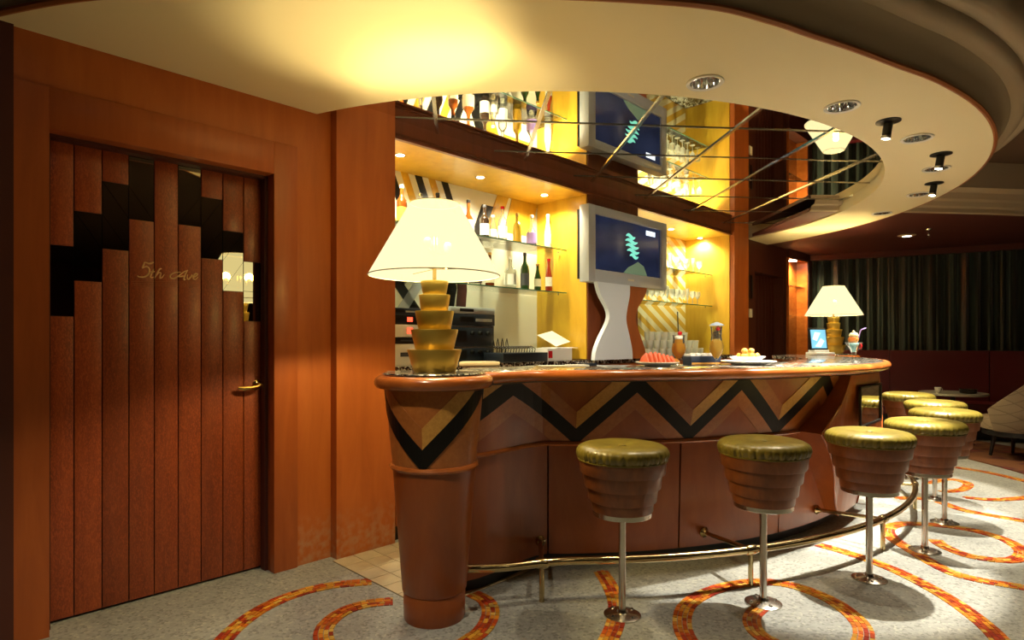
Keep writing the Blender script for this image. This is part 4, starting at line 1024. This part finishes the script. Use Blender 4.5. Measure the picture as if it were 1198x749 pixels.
# ---- equipment in the left niche
def unit(px0, px1, zb, zt, d0, d1_, name, mat, label, cat, deco):
    s0_, _ = on_d(px0, 400, d0); s1_, _ = on_d(px1, 400, d0); sc = (s0_+s1_)/2; h = (s1_-s0_)/2
    t = thing(name, W(sc, d0, zb), label, cat, rz=PHI)
    MB().box(-h,h,0,d1_-d0,0,zt-zb).build('case', mat, t, bevel=0.004)
    if deco == 'knobs':
        for k in range(3):
            x = -h*0.05+k*h*0.36
            MB().lathe([(0.018,0),(0.018,0.012),(0.014,0.02)], 14).xf(lambda a,b,c: (x+a, -c, (zt-zb)*0.62+b)).build('knob', M_blackm, t)
        MB().box(-h*0.92,-h*0.3,-0.004,0.001,(zt-zb)*0.2,(zt-zb)*0.75).build('grille', M_black, t)
        MB().box(-h*0.9,h*0.9,-0.004,0.001,(zt-zb)*0.90,(zt-zb)*0.97).build('trim_line', M_steel, t)
    elif deco == 'display':
        MB().box(-h*0.6,h*0.0,-0.004,0.001,(zt-zb)*0.3,(zt-zb)*0.75).build('display', M_black, t)
        MB().box(h*0.1,h*0.85,-0.004,0.001,(zt-zb)*0.35,(zt-zb)*0.6).build('button_row', M_silver, t)
    elif deco == 'led':
        MB().box(h*0.2,h*0.5,-0.004,0.001,(zt-zb)*0.3,(zt-zb)*0.75).build('power_switch', M_redled, t)
    elif deco == 'slot':
        MB().box(-h*0.2,h*0.6,-0.004,0.001,(zt-zb)*0.4,(zt-zb)*0.6).build('slot', M_labelb, t)
    return t
M_comp = plain('component_blue_black', (0.018,0.026,0.042), 0.35)
for z0, z1, nm, mat, lab, cat, deco, x1 in ((ZC,1.215,'audio_amplifier',M_comp,'black audio amplifier with knobs at the bottom of the stack','amplifier','knobs',582),
    (1.216,1.375,'audio_amplifier',M_comp,'black audio amplifier with knobs, middle of the stack','amplifier','knobs',582),
    (1.376,1.465,'audio_player',M_comp,'dark audio player with display near the top of the stack','player','display',583),
    (1.466,1.515,'audio_tuner',M_silver,'thin silver tuner on top of the audio stack','tuner','display',583)):
    unit(527, x1-4, z0, z1, 3.45, 3.74, nm, mat, lab, cat, deco)
for z0, z1, nm, mat, lab, cat, deco in ((ZC,1.235,'receipt_printer',M_white,'white receipt printer at the bottom left of the niche','printer','slot'),
    (1.236,1.28,'card_reader',M_blackm,'thin black unit between two white units left of the lamp','electronics','slot'),
    (1.281,1.365,'power_unit',M_white,'white power unit with red lit switch left of the lamp','electronics','led'),
    (1.366,1.43,'video_recorder',M_blackm,'black recorder with red light left of the lamp','recorder','led'),
    (1.431,1.475,'video_recorder',M_comp,'dark thin recorder on top of the left stack','recorder','display')):
    unit(452, 492, z0, z1, 3.30, 3.62, nm, mat, lab, cat, deco)
mx = unit(589, 641, ZC, 1.165, 3.20, 3.42, 'mixing_console', M_comp, 'low dark mixing console with cables beside the audio stack', 'mixer', 'none')
hM = 0.5*(on_d(641,400,3.2)[0]-on_d(589,400,3.2)[0])
for k in range(14):
    x = -hM*0.8+1.6*hM*k/13; MB().tube([(x,0.10,0.068),(x+0.008,0.10,0.10),(x-0.004,0.14,0.12),(x,0.18,0.10)], 0.004, 6).build('cable', M_black, mx)
for k in range(4):
    x = -hM*0.9+0.05*k; MB().tube([(x,0.15,0.07),(x,0.15,0.15),(x+0.02,0.16,0.18),(x+0.05,0.17,0.10)], 0.004, 6).build('cable', M_black, mx)
# box and papers
s_, _ = on_d(650, 410, 3.3)
pb = thing('paper_box', W(s_, 3.34, ZC), 'white box with a red mark beside the mixing console', 'box', rz=PHI)
MB().box(-0.16,0.16,-0.09,0.13,0,0.10).build('carton', M_white, pb, bevel=0.003); MB().box(-0.15,-0.10,-0.092,-0.0895,0.02,0.08).build('red_mark', M_cherry, pb)
def sheetp(px, py, d, z, w_, l_, tilt, lab, rz=0.0):
    s, _ = on_d(px, py, d); o = MB().box(-w_/2,w_/2,-l_/2,l_/2,0,0.0035).build('paper_sheet', M_paper); o.location = W(s, d, z); o.rotation_euler = (tilt[0], tilt[1], PHI+rz)
    tag(o, lab, 'paper', 'loose papers by the console'); return o
sheetp(653, 400, 3.36, ZC+0.1005, 0.30, 0.20, (0,0,0), 'white paper lying on the box beside the console')
sheetp(648, 390, 3.38, ZC+0.182, 0.26, 0.20, (0.5,-0.15,0), 'crooked paper sheet standing on the paper pile', 0.2)
sheetp(652, 400, 3.36, ZC+0.1045, 0.28, 0.16, (0,0,0), 'second white paper on the pile beside the console', 0.25)
def on_bar(px, R): a = on_R(px, R); return BAR(a, R, 1.106)
# things on the bar top, left part
t = thing('rolled_towel', on_bar(562, 2.78), 'rolled beige cloth on the bar top beside the lamp', 'towel', rz=0.12)
MB().tube([(-0.12,0,0.017),(-0.1,0,0.017),(0.08,0.01,0.017),(0.11,0.012,0.017)], [0.012,0.0165,0.0165,0.012], 14).build('roll', M_beige, t)
MB().lathe([(0.020,0),(0.024,0.01),(0.022,0.03),(0.012,0.036)], 14, cx=-0.15).build('white_end', M_white, t)
def flat(name, mat, px, R, w_, l_, h, rz, lab, cat):
    p = on_bar(px, R); o = MB().box(-w_/2,w_/2,-l_/2,l_/2,0,h).build(name, mat, bevel=min(0.002,h*0.3)); o.location = p; o.rotation_euler = (0,0,rz); return tag(o, lab, cat)
flat('order_pad', M_paper, 675, 2.66, 0.12, 0.09, 0.010, 0.3, 'white order pad on the bar top left of the television stand', 'notepad')
flat('coaster_tray', M_navy, 687, 2.56, 0.10, 0.06, 0.016, 0.5, 'small dark blue tray on the bar top by the order pad', 'tray')
flat('paper_slip', M_paper, 650, 2.60, 0.20, 0.07, 0.004, 0.2, 'long white paper slip on the bar top in front of the console', 'paper')

# ---- food and drinks
def plate(p, r, lab, fluted=False):
    t = thing('plate', p, lab, 'plate')
    MB().lathe([(r*0.55,0.0),(r*0.58,0.0),(r*0.60,0.008),(r*0.85,0.014),(r,0.024),(r*0.995,0.027),(r*0.84,0.018),(r*0.55,0.012),(0.002,0.011)], 48, cap=False).build('dish', M_porc, t)
    MB().lathe([(r*0.985,0.0235),(r*1.003,0.0245),(r*0.985,0.0285)], 48, cap=False).build('rim_line', M_label, t); return t
p1 = on_bar(769, 2.74); plate(p1, 0.125, 'white plate of watermelon slices left of the yellow cocktail')
for k in range(7):
    x = -0.075+k*0.024; h = 0.075-0.006*abs(k-1.5)
    o = MB().prism([(-0.045,0),(0.045,0),(0.03,h*0.6),(0.0,h)], lambda y,z: (-0.008,y,z), lambda y,z: (0.008,y,z)).build('watermelon_slice', M_water, bevel=0.003)
    o.location = (p1.x+x, p1.y-0.005*k, p1.z+0.017); o.rotation_euler = (0,0.28,0.5)
    tag(o, 'orange red melon slice leaning in the row on the white plate', 'fruit', 'melon slices on the plate')
o = MB().prism([(0.03*math.cos(PI*i/10), 0.03*math.sin(PI*i/10)) for i in range(11)], lambda y,z: (-0.004,y,z), lambda y,z: (0.004,y,z)).build('lemon_slice', M_gold)
o.location = (p1.x+0.10, p1.y-0.01, p1.z+0.017); o.rotation_euler = (0,0.3,0.9); tag(o, 'lemon slice at the right side of the melon plate', 'fruit')
p2 = on_bar(875, 2.74); plate(p2, 0.165, 'wide white plate holding a smaller plate of fried snacks')
t = thing('snack_dish', (p2.x, p2.y, p2.z+0.0275), 'smaller white square dish stacked on the wide plate', 'dish')
MB().lathe([(0.09,0.0),(0.10,0.004),(0.135,0.022),(0.133,0.026),(0.09,0.012),(0.002,0.011)], 4, cap=False).build('dish', M_porc, t, smooth_ang=20); t.rotation_euler = (0,0,0.3)
rn = random.Random(5)
spots_ = [(0.056,2*PI*k/8,0.0) for k in range(8)]+[(0.020,2*PI*k/3,0.006) for k in range(3)]+[(0.030,0.5+2*PI*k/4,0.030) for k in range(4)]
for k, (q, a, dz) in enumerate(spots_):
    o = MB().sphere((0,0,0), 0.017, 10, (rn.uniform(1,1.25), rn.uniform(0.8,1.0), rn.uniform(0.75,0.95))).xf(lambda x,y,z: (x*rn.uniform(0.8,1.25), y*rn.uniform(0.8,1.25), z*rn.uniform(0.85,1.2))).build('fried_snack', M_fry)
    o.location = (p2.x+q*math.cos(a), p2.y+q*math.sin(a), p2.z+0.0275+0.031+dz); o.rotation_euler = (0,0,a+PI/2)
    tag(o, 'golden fried snack piece in the heap on the white dish', 'snack', 'fried snacks on the dish')
p3 = on_bar(794, 2.60)
t = thing('cocktail', p3, 'yellow cocktail in hurricane glass with cherry and dark straw', 'cocktail')
MB().lathe([(0.034,0),(0.034,0.003),(0.008,0.008),(0.006,0.03),(0.014,0.042),(0.038,0.075),(0.043,0.10),(0.036,0.135),(0.033,0.16),(0.038,0.185),(0.0365,0.185),(0.031,0.16),(0.034,0.135)], 28, cap=False).build('glass', M_thin, t)
MB().lathe([(0.006,0.041),(0.013,0.045),(0.0365,0.077),(0.0413,0.10),(0.034,0.135),(0.031,0.158),(0.028,0.160)], 28).build('drink', M_juice, t)
MB().lathe([(0.029,0.160),(0.031,0.163),(0.028,0.176),(0.015,0.182),(0.002,0.184)], 20).build('foam', M_porc, t)
MB().sphere((0.004,-0.012,0.196), 0.0145, 12).build('cherry', M_cherry, t); MB().tube([(0.002,0.008,0.12),(-0.004,0.01,0.33)], 0.0035, 8).build('straw', M_black, t)
p4 = on_bar(838, 2.78)
t = thing('cocktail', p4, 'tall pale yellow cocktail with cherry and paper umbrella', 'cocktail')
MB().lathe([(0.036,0),(0.036,0.003),(0.008,0.008),(0.006,0.04),(0.015,0.05),(0.037,0.085),(0.041,0.115),(0.033,0.15),(0.029,0.18),(0.034,0.235),(0.0325,0.235),(0.0275,0.18),(0.031,0.15)], 28, cap=False).build('glass', M_thin, t)
MB().lathe([(0.006,0.049),(0.014,0.053),(0.0355,0.087),(0.0393,0.115),(0.031,0.15),(0.030,0.158)], 28).build('drink', M_juice2, t)
for k in range(9): MB().box(-0.011,0.011,-0.011,0.011,-0.011,0.011).xf(lambda x,y,z: (x+0.018*math.cos(k*2.4)*((k%3)/2), y+0.018*math.sin(k*2.4)*((k%3)/2), z+0.165+0.006*k)).build('ice_cube', M_thin, t)
MB().sphere((0.002,-0.022,0.222), 0.0145, 12).build('cherry', M_cherry, t); MB().tube([(0,0.005,0.16),(0.004,0.0,0.262)], 0.0016, 6).build('umbrella_stick', M_beige, t)
MB().lathe([(0.046,0.240),(0.030,0.252),(0.002,0.262),(0.002,0.260),(0.030,0.249)], 12, cx=0.003, cap=False, ripple=lambda k,a: 0.002*math.cos(6*a)).build('umbrella', M_umb, t)
t = thing('napkin_caddy', on_bar(821, 2.59), 'dark blue napkin caddy between the two cocktails', 'caddy', rz=0.25)
MB().box(-0.105,0.105,-0.05,0.05,0,0.055).build('tray', M_navy, t, bevel=0.005)
for k in range(5): MB().box(-0.10+k*0.04,-0.07+k*0.04,-0.04,0.04,0.05,0.068+0.004*(k%2)).build('napkin', M_paper, t, bevel=0.002)
MB().box(-0.10,0.10,-0.0515,-0.0495,0.004,0.016).build('gold_band', M_gold, t)
p5 = on_bar(999, 2.93)
t = thing('ice_cream_sundae', p5, 'blue ice cream sundae in stemmed glass with violet straw near the bar end', 'sundae')
MB().lathe([(0.034,0),(0.034,0.003),(0.010,0.012),(0.008,0.03),(0.013,0.045),(0.012,0.055),(0.018,0.07),(0.052,0.135),(0.054,0.14),(0.050,0.139),(0.015,0.073)], 28, cap=False).build('glass', M_thin, t)
MB().lathe([(0.014,0.073),(0.046,0.132),(0.040,0.134)], 28).build('drink', M_cyan, t)
MB().sphere((-0.004,0,0.160), 0.033, 16).build('scoop', M_orange, t); MB().sphere((-0.002,0,0.188), 0.028, 16, (1.1,1.1,0.8)).build('cream', M_scoop, t)
MB().sphere((-0.006,-0.005,0.214), 0.009, 10).build('nut', M_scoop, t); MB().sphere((0.040,-0.01,0.112), 0.014, 12, (0.8,1,1.5)).build('cherry', M_cherry, t)
MB().tube([(0.02,0,0.13),(0.045,0.0,0.215),(0.052,0,0.228),(0.085,0,0.240)], 0.004, 8).build('straw', M_violet, t)
# point-of-sale screen near the far lamp
pp = on_z(943, 413, 1.106); pp = BAR(on_R(942, 3.0), 3.0, 1.106)
far = Vector((PILL[1][0]-0.26, PILL[1][1]-0.18, 1.106))
t = thing('order_terminal', far, 'small tilted touch screen with white base beside the far lamp', 'screen', rz=0.35)
MB().box(-0.13,0.13,-0.10,0.06,0,0.03).build('base', M_white, t, bevel=0.008); MB().box(-0.10,0.10,-0.05,0.05,0.03,0.055).build('neck', M_white, t, bevel=0.005)
o = MB().box(-0.125,0.125,-0.012,0.012,0,0.245).build('monitor', M_blackm, t, bevel=0.004); o.location = (0,0.0,0.052); o.rotation_euler = (-0.12,0,0)
s2 = MB().box(-0.108,0.108,-0.014,-0.0115,0.02,0.225).build('display', M_pos, o)
MB().prism([(-0.06,0.04),(0.02,0.03),(0.08,0.10),(0.03,0.13)], lambda x,z: (x,-0.0138,z), lambda x,z: (x,-0.0150,z)).build('window_graphic', M_pos2, o)
MB().prism([(-0.09,0.12),(-0.03,0.10),(0.03,0.19),(-0.05,0.20)], lambda x,z: (x,-0.0138,z), lambda x,z: (x,-0.0150,z)).build('window_graphic', M_pos2, o)

# ================================================================== FAR LOUNGE
curt_pts = []
n = 700
L = [0]
for a, b in zip(CP, CP[1:]): L.append(L[-1]+(b-a).length)
def cp_at(s):
    for i in range(len(CP)-1):
        if L[i+1] >= s or i == len(CP)-2:
            t_ = (s-L[i])/max(1e-6, L[i+1]-L[i]); d = (CP[i+1]-CP[i]).normalized(); return CP[i]+(CP[i+1]-CP[i])*t_, Vector((d.y,-d.x,0))
def curtain(s0_, s1_, label):
    k = int((s1_-s0_)/0.016); vs = []; fs = []; rn = random.Random(int(s0_*10)); p_ = rn.random()*6
    for i in range(k+1):
        s = s0_+(s1_-s0_)*i/k; p, nn = cp_at(s)
        for j, z in enumerate((0.55, 1.2, 1.9, 2.5)):
            am = 0.032+0.012*math.sin(s*3.1)
            w_ = am*math.sin(s*42+p_+1.2*math.sin(s*5))+0.016*math.sin(s*97+j*0.25)
            q = p+nn*w_; vs.append((q.x,q.y,z))
    for i in range(k):
        for j in range(3): fs.append((i*4+j, (i+1)*4+j, (i+1)*4+j+1, i*4+j+1))
    mid, _ = cp_at((s0_+s1_)/2); t = thing('curtain', (mid.x, mid.y, 0.55), label, 'curtain', 'dark green curtains')
    o = MB().add(vs, fs).build('cloth', M_curtain, t, smooth_ang=80); o.matrix_parent_inverse = Matrix.Translation(-t.location)
    return t
curtain(0.42, 2.0, 'dark green curtain directly behind the far lamp and sundae'); curtain(2.0, 3.6, 'dark green curtain right of the far lamp, above the small table'); curtain(3.6, 5.6, 'dark green curtain at the right edge above the quilted armchair')
plm = sheet(offset_path(CP, -0.10), 0.25, 2.48, 2.56).build('trim_6', M_redceil); struct(plm)
# banquette
bq = thing('banquette', (6.0, 8.1, 0), 'long burgundy upholstered banquette in front of the green curtain', 'banquette')
def bpart2(mb, name, mat):
    o = mb.build(name, mat, bq); o.matrix_parent_inverse = Matrix.Translation(-bq.location); return o
BP = offset_path(CP, -0.14)
idx = [17, 40, 62, 84, 106]
for a, b in zip(idx, idx[1:]):
    seg = BP[a:b+1]
    if len(seg) < 3: continue
    seg = [seg[0]+(seg[1]-seg[0])*0.08]+seg[1:-1]+[seg[-1]+(seg[-2]-seg[-1])*0.08]
    bpart2(sheet(seg, -0.14, 0.46, 1.13), 'back_cushion', M_burg); bpart2(sheet(offset_path(seg, -0.145), -0.52, 0.28, 0.46), 'seat_cushion', M_burg)
bpart2(sheet(offset_path(BP[17:107], -0.02), -0.58, 0.0125, 0.275), 'base', M_black)
# cocktail table and the things on it
tp = Vector((5.38, 7.3, 0.0125)); ZT_ = 0.62
t = thing('cocktail_table', tp, 'round white topped table behind the farthest stools', 'table')
MB().lathe([(0.20,0),(0.21,0.01),(0.20,0.02),(0.03,0.03)], 32).build('base', M_blackm, t); MB().lathe([(0.025,0.025),(0.025,ZT_-0.03)], 16).build('stem', M_blackm, t)
MB().lathe([(0.34,ZT_-0.03),(0.352,ZT_-0.024),(0.352,ZT_-0.006),(0.348,ZT_)], 48).build('table_top', M_tabletop, t)
o = thing('coffee_cup', (5.14, 7.22, ZT_+0.0125), 'small white cup on the round table', 'cup')
MB().lathe([(0.022,0),(0.025,0.003),(0.038,0.07),(0.036,0.07),(0.024,0.008),(0.002,0.007)], 20, cap=False).build('bowl', M_porc, o); MB().tube([(0.034,0,0.055),(0.055,0,0.05),(0.053,0,0.025),(0.029,0,0.02)], 0.004, 6).build('handle', M_porc, o)
o = thing('ashtray', (5.46, 7.16, ZT_+0.0125), 'round black ashtray on the right side of the round table', 'ashtray')
MB().lathe([(0.07,0),(0.085,0.01),(0.09,0.05),(0.08,0.05),(0.07,0.015),(0.002,0.013)], 28, cap=False).build('bowl', M_blackm, o)
for k in range(3): MB().box(-0.012,0.012,-0.006,0.006,0.05,0.056).xf(lambda x,y,z: (x+0.085*math.cos(k*2.1), y+0.085*math.sin(k*2.1), z)).build('rest', M_steel, o)
# armchair
ac = thing('armchair', (5.40, 6.35, 0.0125), 'tan quilted tub armchair at the right edge of the photo', 'armchair', rz=0.35)
def tub(r0, r1, z0f, z1f, a0, a1, n=28, dr=0.0):
    vs = []; fs = []
    for i in range(n+1):
        a = a0+(a1-a0)*i/n; e = abs(a-(a0+a1)/2)/((a1-a0)/2)
        zt = z1f if e < 0.42 else z1f-(z1f-z0f)*0.62*(e-0.42)/0.58
        for r, z in ((r0,0.30),(r1,0.30),(r1+0.08,zt),(r0+0.08,zt)): vs.append((r*math.cos(a), r*math.sin(a), z))
    for k in range(n):
        for i in range(4): fs.append((k*4+i, k*4+(i+1)%4, (k+1)*4+(i+1)%4, (k+1)*4+i))
    return MB().add(vs, fs+[(0,1,2,3),(n*4,n*4+1,n*4+2,n*4+3)])
tub(0.30, 0.36, 0.30, 0.90, -PI*1.05, PI*0.05).build('back_shell', M_quilt, ac, bevel=0.01)
MB().lathe([(0.31,0.30),(0.34,0.31),(0.345,0.40),(0.33,0.44),(0.25,0.455)], 36).build('seat_cushion', M_quilt, ac)
MB().lathe([(0.30,0.24),(0.33,0.25),(0.33,0.298)], 36).build('frame', M_black, ac)
for k in range(4):
    a = PI/4+k*PI/2; MB().tube([(0.22*math.cos(a),0.22*math.sin(a),0.26),(0.26*math.cos(a),0.26*math.sin(a),0.012)], [0.024,0.015], 10).build('leg', M_black, ac)

# added fill: unseen lamps on the main ceiling, behind the camera and over the lounge
for i, (x, y, e) in enumerate(((-1.0, -1.4, 14), (1.4, 0.3, 60), (4.2, 1.6, 120), (5.4, 4.4, 110), (0.2, -2.4, 60))):
    o = MB().lathe([(0.08,0),(0.10,-0.002),(0.10,-0.008),(0.08,-0.01)], 28, cap=False).build('fill_ring', M_steel, cmain); o.location = (x, y, Z_TOP)
    o = MB().lathe([(0.08,-0.003),(0.07,-0.006),(0.01,-0.007)], 24).build('fill_lens', M_dl, cmain); o.location = (x, y, Z_TOP)
    spot('room_fill', (x, y, Z_TOP-0.03), (x, y, 0), e, 100, (1,0.76,0.44), 0.7, 0.06)
# added fill spot in an unseen housing, aimed at the bar
o = MB().lathe([(0.06,0),(0.07,-0.004),(0.06,-0.03),(0.045,-0.06),(0.03,-0.06)], 24).build('fill_housing', M_blackm, cmain); o.location = (1.6, 0.1, Z_TOP)
spot('bar_fill', (1.6, 0.1, Z_TOP-0.08), (1.15, 4.6, 1.25), 380, 25, (1,0.87,0.68), 1.0, 0.05)
o = MB().lathe([(0.08,0),(0.10,-0.002),(0.10,-0.008),(0.08,-0.01)], 28, cap=False).build('fill_ring', M_steel, cmain); o.location = (-0.75, 1.35, Z_TOP)  # unseen lamp for the bright floor patch at left, also added as fill
o = MB().lathe([(0.08,-0.003),(0.07,-0.006),(0.01,-0.007)], 24).build('fill_lens', M_dl, cmain); o.location = (-0.75, 1.35, Z_TOP)
spot('room_fill', (-0.75, 1.35, Z_TOP-0.03), (-0.75, 2.0, 0), 95, 66, (1,0.84,0.60), 0.8, 0.06)
